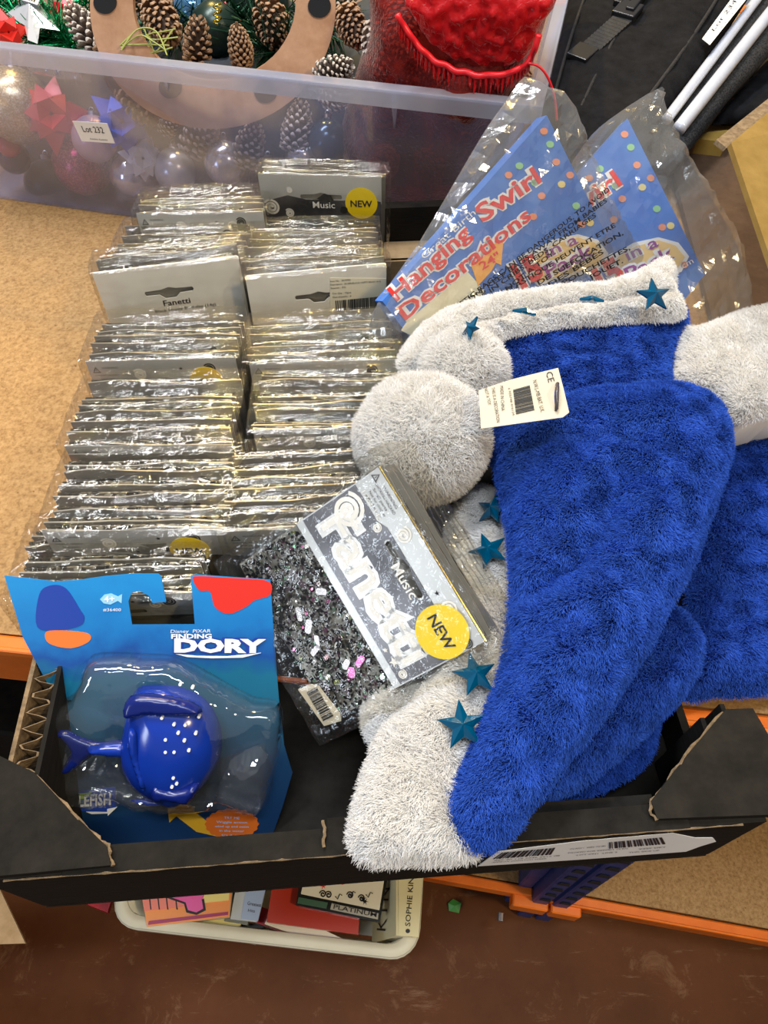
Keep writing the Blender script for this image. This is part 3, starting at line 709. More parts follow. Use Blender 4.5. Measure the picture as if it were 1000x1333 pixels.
for (pl_, pr_, z, lean, n, seed, kind, label) in rows:
    rt, fp = Lrow(pl_, pr_, z, lean, n, seed, kind, label)
    if seed == 7: rt.matrix_basis = rt.matrix_basis @ Matrix.Translation((0, 0, PH*.08)) @ Matrix.Scale(.92, 4, (0, 0, 1))   # slumped a little
    if kind == 'sticker':
        sticker(fp, .030, .0935, .0125)
    if kind == 'white' and seed == 3:
        cb = face_white(fp, -.003)
        mesh('lettering', *text_vf('Fanetti', front, (-.010, .0818), (.011, .0818), .0052, .01, 1, .0029), M['ink'], fp, local=True)
        mesh('lettering', *text_vf('Black Happy Birthday (14g)', front, (-.018, .0765), (.030, .0765), .0028, 0, 1, .0029), M['ink'], fp, local=True)
    if kind == 'white' and seed == 10:
        cb = face_white(fp, .0)
        st = mesh('barcode_sticker', *prism([(.008, .0785), (.052, .076), (.0545, .104), (.010, .109)], front, .0027, .0030), mat('cream_sticker', (.80, .77, .66), .5), fp, local=True)
        mesh('barcode', *barcode_vf(front, .013, .051, .0785, .0885, 40, 5, .0031, .0033), M['ink'], fp, local=True)
        tx = [('Item No : 3019703', .010, .026, .1055), ('Description : SILVER/BLACK HAPPY BDAY 14 G', .010, .050, .1025), ('Season : EG', .010, .022, .0995), ('Ctn Qty : 12pcs', .011, .026, .0945), ('Out of packs : 6', .011, .026, .0912)]
        mesh('lettering', *join(*[text_vf(t, front, (a, c), (b, c-.001*(b-a)/.04), .0016, 0, 1, .0033) for t, a, b, c in tx]), M['ink'], fp, local=True)
    if kind == 'music':
        h = .0004
        mesh('printed_panel', *prism([(-.0535, .045), (.0535, .045), (.0535, .090), (.036, .094), (.020, .0905), (-.014, .091), (-.030, .0945), (-.0535, .088)], front, .0011, .0014), M['print_dark'], fp, local=True)
        for sv_ in ((-.046, .083, .008), (-.030, .078, .0045), (-.028, .0995, .003)): mesh('swirl', *swirl_vf(front, *sv_, .0017), M['white_print'], fp, local=True)
        mesh('lettering', *text_vf('Music', front, (-.008, .0835), (.012, .0835), .0062, .005, 1, .0018), M['white_print'], fp, local=True)
        mesh('note', *join(prism(circle(.020, .082, .0035, n=14), front, .0014, .0017), prism([(-.004, .092), (.003, .097), (.009, .095), (.012, .0895), (.0, .0905)], front, .0014, .0017), prism(star(-.017, .0765, .002, .0009), front, .0014, .0017)), M['ink'], fp, local=True)
        sticker(fp, .036, .0885, .0145)

# the loose pack lying across the bundles and the white brim
c4 = [T(284, 722, .432), T(418, 947, .424), T(654, 836, .372), T(518, 611, .382)]   # bottom left, bottom right, top right, top left as one reads it
ex = ((c4[1]-c4[0])+(c4[2]-c4[3])).normalized(); uz = ((c4[3]-c4[0])+(c4[2]-c4[1])); uz = (uz-ex*uz.dot(ex)).normalized(); ey = uz.cross(ex)
cen = sum(c4, Vector())/4
mx = Matrix((ex, ey, uz)).transposed().to_4x4(); mx.translation = cen-uz*PH/2
rt = root('confetti_pack', 'loose shiny confetti pack lying tilted on top, with yellow NEW sticker and barcode', 'pack', mat=mx)
for i in range(3):
    pk = link('packet', CARD[i % 3], rt, Matrix.Translation((0, .0022+i*.0095, 0)))
    link('confetti_pouch', POUCH[i], pk)
    if i == 0: fp = pk
mesh('header_front', *holed([(-PW/2, .051), (PW/2, .051), (PW/2, PH), (-PW/2, PH)], [[(a*.95, b+.0005) for a, b in slot]], front, .0034, .0042), M['header_light'], fp, local=True)
mesh('printed_panel', *holed([(-.0535, .056), (.0535, .056), (.0535, .0955), (.030, .0955), (.024, .0985), (-.024, .0985), (-.030, .0955), (-.0535, .0955)], [[(a, b+.0005) for a, b in slot]], front, .0043, .0046), M['print_dark'], fp, local=True)
mesh('gold_edge', *join(tube([front(-PW/2, PH, .004), front(PW/2, PH, .004)], .0006, 6)), mat('gold_foil', (.75, .55, .16), .2, 1), fp, local=True)
f = front; h = .0049
mesh('lettering', *text_vf('Fanetti', f, (-.047, .0632), (.047, .0632), .0235, .06, .92, h), M['silver_print'], fp, local=True)
mesh('lettering', *text_vf('Fanetti', f, (-.0455, .0642), (.0455, .0642), .0215, .005, .97, h+.0002), M['white_print'], fp, local=True)
mesh('lettering', *text_vf('Music', f, (-.005, .0885), (.016, .0885), .0062, .008, 1, h+.0003), M['white_print'], fp, local=True)
mesh('lettering', *text_vf('1/2oz. 14g', f, (-.048, .0965), (-.030, .0965), .0028, 0, 1, h), M['white_print'], fp, local=True)
for sv_ in (swirl_vf(f, -.044, .084, .0105, h+.0001), swirl_vf(f, -.027, .0935, .0030, h), swirl_vf(f, -.016, .1045, .0050, h-.0003), swirl_vf(f, .030, .1045, .0052, h-.0003, 2, .16, -1), swirl_vf(f, .049, .0605, .0030, h)): mesh('swirl', *sv_, M['white_print'], fp, local=True)
mesh('swirl', *join(swirl_vf(f, .051, .1035, .0032, h)), M['ink'], fp, local=True)
for sv_ in (star(.041, .060, .0032, .0014, a0=1.9), star(.033, .059, .0016, .0007, a0=.3)): mesh('star', *prism(sv_, f, h-.0003, h), M['white_print'], fp, local=True)
mesh('star', *prism(star(.020, .1035, .0016, .0007), f, h-.0008, h-.0004), M['ink'], fp, local=True)
tx = [('WARNING', -.044, -.030, .1085), ('CHOKING HAZARD', -.048, -.028, .1055), ('Small parts', -.046, -.032, .1028), ('Not for children', -.046, -.030, .1001), ('under 3 yrs.', -.046, -.034, .0975)]
mesh('lettering', *join(warn_vf(f, -.0505, .1065, .0026, h-.0004), *[text_vf(t, f, (a, c), (b, c), .0018, 0, 1, h-.0004) for t, a, b, c in tx]), M['grey_ink'], fp, local=True)
sticker(fp, .039, .0948, .0152, .0056, 0)
# barcode sticker near the lower corner, lifted edge
mesh('barcode_sticker', *prism([(.028, -.004), (.054, -.001), (.056, .011), (.052, .013), (.032, .010), (.029, .006)], f, .0062, .0066), M['tag_card'], fp, local=True)
mesh('barcode', *barcode_vf(f, .032, .052, .0005, .0085, 22, 8, .0068, .0070), M['ink'], fp, local=True)
# loose confetti pieces seen through the window
rr = random.Random(11); V, F, sh = [], [], []
for i in range(2300):
    x, z = rr.uniform(-.053, .053), rr.uniform(.002, .051); s = rr.uniform(.0005, .0016); n = rr.choice((3, 4, 4, 5, 6)); d = .0016+rr.random()*.0034*min(1, 8*min(x+.054, .054-x, z)/.05+.2)
    tx, ty, a0 = rr.uniform(-.7, .7), rr.uniform(-.7, .7), rr.random()*6
    b = len(V); k = rr.random()
    for q in range(n):
        a = a0+q*2*math.pi/n; u, w = s*math.cos(a), s*math.sin(a)*(.4 if n == 4 else 1); V.append(f(x+u, z+w, d+tx*u+ty*w)); sh.append(k)
    F.append(tuple(range(b, b+n)))
mc = mat('confetti_foil', (.5, .5, .5), .16, .9); a = N(mc, 'ShaderNodeAttribute', attribute_name='shade')
r_ = ramp(mc, a.outputs['Fac'], [(0, (.008, .008, .008)), (.42, (.03, .02, .024)), (.62, (.16, .15, .16)), (.72, (.22, .06, .15)), (.82, (.20, .42, .28)), (.91, (.7, .7, .72)), (.98, (.55, .65, .2))]); L(mc, r_, bsdf(mc).inputs['Base Color'])
r_.node.color_ramp.interpolation = 'CONSTANT'
for x, z, k_, w_, l_ in [(rr.uniform(-.04, .045), rr.uniform(.008, .044), rr.choice((.45, .70, .70, .70, .80)), rr.uniform(.003, .0045), rr.uniform(.006, .009)) for _ in range(16)]:
    a0 = rr.random()*6; b = len(V); rc = rrect(-l_/2, l_/2, -w_/2, w_/2, w_*.35, 2)
    for u, w in rc: V.append(f(x+u*math.cos(a0)-w*math.sin(a0), z+u*math.sin(a0)+w*math.cos(a0), .0056)); sh.append(k_)
    F.append(tuple(range(b, b+len(rc))))
o = mesh('confetti', V, F, mc, fp, local=True, kind='stuff'); at = o.data.attributes.new('shade', 'FLOAT', 'POINT'); at.data.foreach_set('value', sh)
link('cellophane_wrap', film_shell(PW+.013, .046, PH+.013, 3, 34), rt, Matrix.Translation((0, -.0092, -.005)))

# ------------------------------------------------------------------ toy fish in its blister pack
dz0 = T(180, 750, .403)
D = Pl(dz0, dz0+Vector((1, .045, -.02)), dz0+Vector((0, -.69, -.72)))
crop6 = lambda pts: [(x/2.5, 730+y/2.5) for x, y in pts]
toy = root('toy_fish_package', 'blue carded blister pack with toy fish leaning in the tray', 'toy package', D.at(*D.on(210, 1080)))
edge = crop6([(14, 48), (100, 58), (180, 68), (260, 62), (340, 50), (430, 42), (515, 42), (525, 52), (541, 134), (496, 137), (484, 114), (455, 98), (428, 104), (418, 132), (430, 208), (634, 207), (621, 50), (640, 45), (880, 62), (893, 270), (908, 450), (925, 600), (952, 690), (920, 800), (888, 890), (500, 925), (215, 925), (190, 700), (152, 395), (75, 250)])
def card_mat():
    m = mat('sea_blue_print', (.02, .2, .5), .32); v = coords(m)
    dt = N(m, 'ShaderNodeVectorMath', operation='DOT_PRODUCT'); dt.inputs[1].default_value = tuple(-D.y); L(m, v, dt.inputs[0])
    n = N(m, 'ShaderNodeTexNoise', Scale=60, Detail=4); L(m, v, n.inputs['Vector'])
    ma = N(m, 'ShaderNodeMath', operation='MULTIPLY_ADD'); ma.inputs[1].default_value = .03; L(m, n.outputs[0], ma.inputs[0]); L(m, dt.outputs['Value'], ma.inputs[2])
    ln = (Vector(D.on(210, 1080))-Vector(D.on(210, 750))).length
    mr = N(m, 'ShaderNodeMapRange'); mr.inputs['From Min'].default_value = .015; mr.inputs['From Max'].default_value = ln+.015; L(m, ma.outputs[0], mr.inputs[0])
    L(m, ramp(m, mr.outputs[0], [(0, (.008, .035, .10)), (.28, (.012, .05, .12)), (.50, (.008, .12, .22)), (.62, (.008, .13, .24)), (.70, (.008, .07, .30)), (.80, (.010, .17, .48)), (1, (.014, .24, .58))]), bsdf(m).inputs['Base Color']); return m
cardp = prism(D.px(edge), D.at, -.0006, 0)
back = mesh('backing_card', *cardp, [card_mat(), M['paper']], toy)
# printed sea rays and the plain coloured shapes left where mascots were printed
lt = mat('orange_print', (.85, .18, .03), .35); rp = mat('red_print', (.70, .03, .02), .35); pb_ = mat('pale_blue_print', (.30, .60, .85), .35); db = mat('deep_blue_print', (.015, .05, .33), .35)
def dshape(name, pts, m, h=.0003, soft=0): return px_shape(D, back, name, crop6([tuple(p) for p in crom(pts, True, 5)] if soft else pts), m, 0, h)
dshape('printed_panel', [(628, 60), (645, 50), (760, 56), (872, 66), (880, 110), (830, 128), (800, 150), (745, 172), (700, 150), (684, 100), (650, 96)], rp, .0003, 1)
dshape('printed_panel', [(122, 215), (128, 110), (165, 80), (215, 90), (262, 160), (275, 185), (262, 210), (200, 224)], db, .0003, 1)
dshape('printed_panel', [(150, 232), (200, 226), (286, 236), (290, 262), (230, 284), (160, 268)], lt, .0003, 1)
dshape('age_mark', [(326, 125), (340, 110), (362, 106), (384, 116), (398, 108), (396, 138), (384, 130), (360, 142), (338, 138)], pb_)
cp = lambda x, y: (x/2.5, 730+y/2.5)
wp = M['white_print']
px_text(D, back, '4+', cp(340, 133), cp(374, 132), 8, wp, bold=.02, h=.0006)
px_text(D, back, '#36400', cp(337, 163), cp(395, 163), 4, wp, h=.0006)
px_text(D, back, 'Disney  PIXAR', cp(556, 234), cp(686, 232), 4.5, wp, h=.0006, slant=.1)
px_text(D, back, 'FINDING', cp(558, 252), cp(690, 251), 6, wp, bold=.035, h=.0006)
px_text(D, back, 'DORY', cp(565, 296), cp(868, 298), 18, db, bold=.10, h=.0005, sp=.95)
px_text(D, back, 'DORY', cp(568, 294), cp(866, 296), 17, wp, bold=.055, h=.0008, sp=1.0)
dshape('title_swash', [(572, 302), (640, 309), (740, 310), (850, 299), (790, 314), (690, 316), (610, 312)], wp, .0006)
dshape('title_banner', [(212, 756), (375, 735), (378, 800), (345, 822), (260, 812), (235, 790)], db, .0004)
dshape('title_banner', [(215, 760), (300, 752), (282, 772), (225, 776)], mat('lime_print', (.35, .5, .05), .4), .0006)
px_text(D, back, 'GLEFISH', cp(228, 800), cp(362, 790), 15, wp, bold=.03, h=.0008, slant=.12)
dshape('arrow', [(282, 815), (350, 816), (350, 806), (382, 800), (352, 828), (352, 820), (300, 822)], wp, .0008)
dshape('arrow', [(545, 795), (600, 790), (635, 800), (632, 815), (690, 860), (705, 895), (640, 880), (575, 830), (552, 850)], mat('amber_print', (.70, .36, .02), .4), .0006)
ob = [(755+86*math.cos(a)*(1+.03*math.cos(18*a)), 855+48*math.sin(a)*(1+.05*math.cos(18*a))) for a in [i*2*math.pi/60 for i in range(60)]]
dshape('try_me_burst', ob, mat('burst_print', (.70, .14, .015), .4), .0008)
for i, (t, w) in enumerate((('TRY ME', 50), ('Wiggle action', 100), ('wind up and swim', 110), ('in the water', 80), ('try it out', 66))):
    px_text(D, back, t, cp(755-w/2, 836+i*14), cp(755+w/2, 838+i*14), 3, pb_, h=.0010)
# blister bubble
bl = [Vector(p) for p in D.px(crop6([(150, 545), (172, 468), (245, 425), (285, 325), (330, 297), (480, 300), (560, 306), (630, 332), (690, 365), (760, 405), (830, 440), (912, 462), (920, 560), (905, 650), (862, 798), (800, 792), (720, 762), (690, 792), (560, 792), (450, 772), (400, 762), (285, 740), (190, 760), (138, 690), (152, 620)]))]
bc = Vector(D.on(*cp(600, 560))); tl = Vector(D.on(*cp(320, 520))); rl = Vector(D.on(*cp(820, 660)))
V, F, nt = pillow(crom(bl, True, 4), lambda a, b: .0005, .016, .0003, .008, .0028, .0022, 55, 4, [(bc.x, bc.y, .022, .016), (tl.x, tl.y, .014, .006), (rl.x, rl.y, .011, .007)])
mesh('blister', [D.at(*v) for v in V], F, M['blister'], toy, True)
# a second, creased flange of the clear shell
fl = [Vector(p) for p in D.px(crop6([(140, 550), (230, 540), (250, 590), (350, 640), (420, 590), (470, 720), (600, 740), (700, 720), (720, 640), (860, 590), (890, 690), (850, 800), (720, 790), (560, 800), (420, 780), (200, 770), (140, 700)]))]
V, F, nt = pillow(fl, lambda a, b: .001, .014, .0002, .006, .003, .003, 75, 9)
mesh('blister_skirt', [D.at(*v) for v in V], F, M['blister'], toy, False)
# the toy: plain blue plastic body, fins and tail, pale specks, no face
tb = mat('blue_toy_plastic', (.006, .032, .30), .18, 0, .6); tb2 = mat('deep_blue_toy_plastic', (.004, .012, .13), .25, 0, .5)
ol = [Vector(p) for p in D.px(crop6([(425, 500), (440, 440), (470, 385), (540, 376), (610, 385), (680, 420), (720, 480), (735, 560), (715, 640), (660, 710), (590, 752), (520, 730), (450, 680), (415, 600)]))]
V, F, nt = pillow(crom(ol, True, 4), lambda a, b: .012, .020, .009, .026, .0024, 0, 40, 2)
body_v = V; body = mesh('fish_body', [D.at(*v) for v in V], F, tb, toy, True)
def slab(pts, h0, h1, m, nm, par=toy): 
    V, F, _ = pillow(crom([Vector(p) for p in D.px(crop6(pts))], True, 3), lambda a, b: (h0+h1)/2, (h1-h0)/2, (h1-h0)/2, .003, .0018)
    return mesh(nm, [D.at(*v) for v in V], F, m, par, True)
slab([(470, 375), (560, 372), (650, 392), (690, 425), (600, 432), (520, 430), (450, 440)], .022, .032, tb2, 'fin')
slab([(540, 640), (610, 655), (680, 640), (650, 700), (590, 690), (540, 690)], .022, .033, tb2, 'fin')
slab([(212, 520), (250, 512), (300, 535), (360, 548), (430, 540), (445, 565), (430, 590), (365, 582), (320, 600), (270, 640), (225, 652), (250, 610), (262, 580), (245, 550)], .012, .018, tb2, 'tail')
slab([(330, 552), (430, 545), (440, 565), (430, 586), (330, 576)], .014, .022, tb, 'tail_hub')
slab([(470, 470), (492, 480), (500, 560), (520, 640), (508, 655), (484, 590), (466, 520)], .027, .0325, tb, 'body_ridge')
slab([(440, 745), (520, 740), (590, 755), (520, 765)], .008, .014, tb, 'fin')
sp = []
for x, y in ((585, 405), (625, 415), (525, 515), (540, 580), (565, 535), (600, 540), (583, 503), (640, 523), (600, 585), (634, 568), (568, 620), (614, 618), (540, 620), (600, 500), (580, 560), (565, 705), (560, 735), (575, 725)):
    h = .031; a, b = D.on(*cp(x, y), h); q = Vector((a, b)); 
    hb_ = max((v for v in body_v if (v[0]-a)**2+(v[1]-b)**2 < 1.6e-5), key=lambda v: v[2], default=(0, 0, .03))[2]; sp.append(xf(Matrix.Translation(D.at(a, b, 0)), tube([D.n*(hb_-.002), D.n*(hb_+.0004)], .0009, 8)))
mesh('pale_specks', *join(*sp), M['white_print'], body)

# ------------------------------------------------------------------ hanging decoration packs in polythene
M['card_blue'] = noisy('blue_printed_card', [(.3, (.045, .16, .56)), (.7, (.075, .22, .64))], 30, 2, .35)
red_p = mat('scarlet_print', (.75, .03, .03), .4); cream = mat('cream_print', (.85, .78, .55), .4); orange_p = mat('orange_arrow_print', (.90, .40, .05), .4); purple_p = mat('purple_print', (.30, .04, .30), .4)
dots = {'o': mat('orange_dot', (.85, .30, .16), .4), 'g': mat('green_dot', (.30, .62, .30), .4), 'y': mat('yellow_dot', (.85, .68, .25), .4)}
def deco(label, sx, sy, zs, outline, films, full):
    q = lambda x, y: (x+sx, y+sy)
    TR, BR, TLn = P(*q(712, 150), zs[0]), P(*q(813, 353), zs[1]), P(*q(498, 392), zs[2])
    pl = Pl(TR, TLn, BR); pl.x = -pl.x; pl.y = -pl.y
    if pl.n.dot(CAMP-pl.o) < 0: pl.n = -pl.n
    r = root('decoration_pack', label, 'decoration pack', (TLn+BR)/2)
    cr = [pl.on(*q(712, 150)), pl.on(*q(813, 353)), None, pl.on(*q(498, 392))]
    cr[2] = (cr[1][0]+cr[3][0]-cr[0][0], cr[1][1]+cr[3][1]-cr[0][1])
    def pm(pts, h=0): return [pl.on(*q(*p), h) for p in pts]
    base = mesh('printed_card', *prism(cr, pl.at, -.012, 0), [M['card_blue']], r)
    def sh(nm, pts, m, h): return mesh(nm, *prism(pm(pts), pl.at, .0, h), m, base)
    def tx(b, p0, p1, c, m, bold, h, slant=0): return px_text(pl, base, b, q(*p0), q(*p1), c, m, 'lettering', bold, h, 1, slant)
    for body, p0, p1, c in (('Hanging', (516, 392), (614, 306), 21), ('Swirl', (628, 290), (705, 236), 24), ('Decorations', (527, 417), (692, 284), 20)):
        if not full and body != 'Swirl': continue
        tx(body, p0, p1, c, wp, .085, .0004); tx(body, p0, p1, c, red_p, .022, .0008)
    if full:
        tx('Great Birthday', (552, 338), (640, 260), 9, wp, 0, .0005)
        sh('cream_band', [(522, 430), (530, 418), (585, 372), (607, 352), (632, 380), (590, 420), (560, 450)], cream, .0003)
        sh('arrow', [(613, 345), (638, 328), (636, 320), (655, 312), (652, 345), (645, 342), (640, 352), (622, 372)], orange_p, .0006)
        tx('24"', (627, 352), (652, 336), 11, red_p, .02, .0009)
    sh('burst', [(680, 350), (696, 326), (720, 312), (752, 305), (778, 312), (792, 330), (782, 350), (755, 358), (735, 362), (700, 372)], wp, .0004)
    sh('burst', [(686, 350), (700, 330), (722, 317), (752, 309), (774, 316), (786, 331), (776, 346), (752, 353), (733, 358), (702, 367)], mat('pale_orange_print', (.90, .62, .25), .4), .0007)
    tx('15', (676, 376), (711, 356), 34, wp, .1, .0009); tx('15', (678, 375), (709, 357), 32, red_p, .05, .0012)
    tx('in a', (712, 336), (752, 316), 15, wp, .08, .0010); tx('in a', (712, 336), (752, 316), 15, purple_p, .01, .0013)
    tx('Pack', (712, 362), (774, 330), 19, wp, .09, .0010); tx('Pack', (713, 362), (773, 331), 18, purple_p, .015, .0013)
    tx('96 cm', (768, 355), (798, 338), 8, wp, 0, .0005)
    for x, y, k in ((708, 171, 'o'), (716, 188, 'g'), (724, 211, 'o'), (696, 238, 'g'), (731, 240, 'y'), (705, 255, 'o'), (694, 282, 'o'), (750, 268, 'g'), (742, 228, 'o'), (768, 290, 'y'), (786, 341, 'o'), (676, 216, 'g'), (757, 292, 'o'), (662, 228, 'o')):
        sh('printed_dot', [(x+5*math.cos(i*.628), y+4.6*math.sin(i*.628)) for i in range(10)], dots[k], .0004)
    # the polythene sleeve: a flattened pouch round the card, loose at the open end
    ol = [Vector(p) for p in [pl.on(*p) for p in outline]]
    V, F, _ = pillow(crom(ol, True, 3), lambda a, b: -.006, .0125, .0095, .012, .0062, .004, 38, int(sx)+3)
    mesh('polythene_sleeve', [pl.at(*v) for v in V], F, M['poly'], r, False)
    return r, pl, base
dk2, pl2, b2 = deco('hanging swirl decorations pack beside the brown carton, mostly covered by another pack', 105, 4, (.175, .078, .105),
    [(868, 108), (866, 135), (890, 180), (930, 250), (968, 320), (985, 400), (960, 440), (880, 450), (790, 430), (710, 370), (730, 250), (765, 185), (800, 150)], None, False)
dk1, pl1, b1 = deco('hanging swirl decorations pack under black warning print, leaning by the tub', 0, 0, (.21, .09, .14),
    [(690, 97), (715, 110), (745, 122), (770, 190), (810, 280), (850, 345), (846, 395), (720, 480), (600, 510), (500, 470), (490, 408), (548, 320), (610, 215), (640, 165), (665, 130)], None, True)
wl = [('WARNING! PLASTIC BAGS CAN BE DANGEROUS. TO AVOID', (515, 456), (781, 250)), ('SUFFOCATION, KEEP BAGS AWAY FROM BABIES', (540, 437), (778, 264)), ('DO NOT USE IN CRIBS, BEDS, CARRIAGES', (553, 435), (764, 283)),
      ('PENS. THIS IS NOT A TOY.', (577, 434), (712, 330)), ('PLASTIQUE PEUVENT ETRE', (649, 382), (789, 296)), ('DE SUFFOCATION,', (690, 371), (799, 306)), ('DES B\u00c9B\u00c9S', (704, 373), (774, 330)), ('POUCHETTES,', (722, 371), (808, 325)), ('JOUET.', (756, 364), (799, 342))]
for t, p0, p1 in wl: px_text(pl1, [c for c in dk1.children if c.name.startswith('polythene')][0], t, p0, p1, 6.2, M['ink'], 'lettering', .022, .0112)

# ------------------------------------------------------------------ plush hats
def fluff(nm, parent, px_poly, zf, top, bot, R, n, length, m, comb, seed, step=.006, nz=.003, nsc=22, bumps=(), sub=4, width=.0002, lift=1.0, down=-.12, creases=()):
    poly = unproj([tuple(p) for p in crom([Vector(q) for q in px_poly], True, sub)], zf)
    V, F, nt = pillow(poly, zf, top, bot, R, step, nz, nsc, seed, bumps, creases)
    return fur_mesh(nm, [Vector(v) for v in V], F, m, parent, int(n*2.3), length*.62, comb, seed, nt, width, lift, .35, down)
ln_ = lambda *p: [(lambda q: (q.x, q.y))(P(a, b, .135)) for a, b in p]
def flatz(z0, ky=0, kx=0): return lambda x, y: z0+ky*(y-.3)+kx*(x-.1)
def gem(parent, px, py, z, r, rot, tilt=(0, 0)):
    c = P(px, py, z); m = Matrix.Translation(c) @ Matrix.Rotation(tilt[0], 4, 'X') @ Matrix.Rotation(tilt[1], 4, 'Y') @ Matrix.Rotation(rot, 4, 'Z')
    s = star(0, 0, r, r*.42); V = [Vector((a, b, 0)) for a, b in s]+[Vector((a, b, -.0015)) for a, b in s]+[Vector((0, 0, r*.34)), Vector((0, 0, -.0015))]
    F = []
    for i in range(10): j = (i+1) % 10; F += [(i, j, 20), (j, i, i+10, j+10), (j+10, i+10, 21)]
    return mesh('star_gem', *xf(m, (V, F)), M['teal'], parent)
def pom(parent, px, py, z, rx, n, seed, squash=.92):
    c = P(px, py, z); t = (c-CAMP).dot(Vector((0, CP, -SP))); r = rx*t/FPX-.004
    bm = bmesh.new(); bmesh.ops.create_icosphere(bm, subdivisions=4, radius=r)
    for v in bm.verts: v.co = c+Vector((v.co.x, v.co.y, v.co.z*squash))*(1+.05*noise.noise(v.co*55+Vector((seed, 0, 0))))
    V, F = bmvf(bm); return fur_mesh('pompom', V, F, M['white_fur'], parent, int(n*2.2), .0068, (0, 0), seed, None, .0002, 1.15, .5, -.05)
WF, BF = M['white_fur'], M['blue_fur']
# hat lying by the right wall
hc = root('plush_hat', 'blue plush hat with plain white trim spilling over the side of the tray', 'hat', P(930, 650, .02))
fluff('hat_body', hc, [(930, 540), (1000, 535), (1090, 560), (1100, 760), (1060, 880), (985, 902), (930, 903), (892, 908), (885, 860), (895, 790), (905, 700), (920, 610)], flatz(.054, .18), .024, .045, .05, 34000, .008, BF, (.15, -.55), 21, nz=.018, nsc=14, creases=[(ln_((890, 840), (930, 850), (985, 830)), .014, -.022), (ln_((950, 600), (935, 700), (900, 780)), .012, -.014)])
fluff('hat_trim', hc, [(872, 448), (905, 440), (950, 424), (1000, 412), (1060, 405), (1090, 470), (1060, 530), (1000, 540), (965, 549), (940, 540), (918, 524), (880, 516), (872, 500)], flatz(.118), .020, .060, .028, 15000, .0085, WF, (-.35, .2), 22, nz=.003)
# hat at the back
hb = root('plush_hat', 'blue plush hat at the back, white starred brim resting on the swirl decorations', 'hat', P(760, 470, .02))
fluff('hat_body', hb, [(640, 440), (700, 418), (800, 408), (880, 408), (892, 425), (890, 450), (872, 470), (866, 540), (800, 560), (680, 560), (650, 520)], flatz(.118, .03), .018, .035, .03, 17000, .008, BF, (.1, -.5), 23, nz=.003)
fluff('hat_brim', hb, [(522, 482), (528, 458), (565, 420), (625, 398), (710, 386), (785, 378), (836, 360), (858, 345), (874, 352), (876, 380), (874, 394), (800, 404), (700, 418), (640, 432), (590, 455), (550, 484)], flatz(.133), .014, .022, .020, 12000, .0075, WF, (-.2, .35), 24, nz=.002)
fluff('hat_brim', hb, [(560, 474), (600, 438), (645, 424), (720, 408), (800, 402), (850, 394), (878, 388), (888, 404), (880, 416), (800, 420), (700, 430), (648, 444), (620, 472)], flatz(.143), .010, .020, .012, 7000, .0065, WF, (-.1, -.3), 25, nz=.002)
for px, py, z, r, ro, tl in ((612, 427, .168, .0085, .4, (.2, -.9)), (684, 406, .171, .0085, .2, (-.7, .2)), (770, 390, .171, .0085, .5, (-.8, .1)), (852, 384, .169, .0125, .1, (.5, .1))): gem(hb, px, py, z, r, ro, tl)
pom(hb, 604, 484, .135, 58, 9000, 31)
# front hat: fold underneath, brim band, long body, pompom
ha = root('plush_hat', 'blue plush hat in front, tipped over the tray wall, carrying the cream tag', 'hat', P(700, 850, .02))
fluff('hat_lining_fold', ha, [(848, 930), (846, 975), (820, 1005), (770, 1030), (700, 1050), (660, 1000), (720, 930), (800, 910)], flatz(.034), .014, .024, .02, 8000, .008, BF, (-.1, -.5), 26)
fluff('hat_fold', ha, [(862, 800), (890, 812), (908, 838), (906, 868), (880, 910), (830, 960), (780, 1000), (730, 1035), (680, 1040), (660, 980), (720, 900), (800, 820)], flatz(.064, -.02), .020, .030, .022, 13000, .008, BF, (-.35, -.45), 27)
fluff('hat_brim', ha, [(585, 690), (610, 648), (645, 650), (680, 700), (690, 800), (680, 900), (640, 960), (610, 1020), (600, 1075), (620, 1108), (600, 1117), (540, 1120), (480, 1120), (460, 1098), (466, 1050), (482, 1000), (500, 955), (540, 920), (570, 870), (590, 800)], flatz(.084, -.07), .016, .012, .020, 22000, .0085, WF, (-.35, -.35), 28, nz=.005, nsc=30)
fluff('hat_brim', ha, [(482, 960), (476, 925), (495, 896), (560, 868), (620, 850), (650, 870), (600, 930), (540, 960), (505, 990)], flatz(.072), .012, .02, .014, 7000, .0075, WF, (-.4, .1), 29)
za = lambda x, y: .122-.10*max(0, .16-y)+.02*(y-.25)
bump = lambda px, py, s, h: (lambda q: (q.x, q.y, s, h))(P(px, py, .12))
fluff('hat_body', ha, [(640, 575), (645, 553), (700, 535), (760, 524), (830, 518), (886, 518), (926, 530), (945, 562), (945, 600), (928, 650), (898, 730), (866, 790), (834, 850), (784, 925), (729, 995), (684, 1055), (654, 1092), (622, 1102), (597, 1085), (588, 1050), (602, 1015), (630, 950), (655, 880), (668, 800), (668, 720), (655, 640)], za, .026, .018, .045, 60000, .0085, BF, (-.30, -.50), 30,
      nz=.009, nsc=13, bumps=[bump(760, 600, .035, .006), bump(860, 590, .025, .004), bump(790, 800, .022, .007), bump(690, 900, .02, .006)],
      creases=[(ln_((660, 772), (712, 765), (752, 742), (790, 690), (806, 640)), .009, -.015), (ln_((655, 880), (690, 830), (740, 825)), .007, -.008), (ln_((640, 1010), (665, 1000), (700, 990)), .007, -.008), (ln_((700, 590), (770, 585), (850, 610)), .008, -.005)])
for px, py, z, r, ro, tl in ((641, 662, .111, .0115, .9, (.1, -.5)), (636, 716, .112, .0125, .3, (.15, -.25)), (619, 878, .120, .0125, .2, (.1, .1)), (602, 944, .121, .0130, .1, (.2, 0))): gem(ha, px, py, z, r, ro, tl)
pom(ha, 549, 572, .132, 88, 15000, 32)
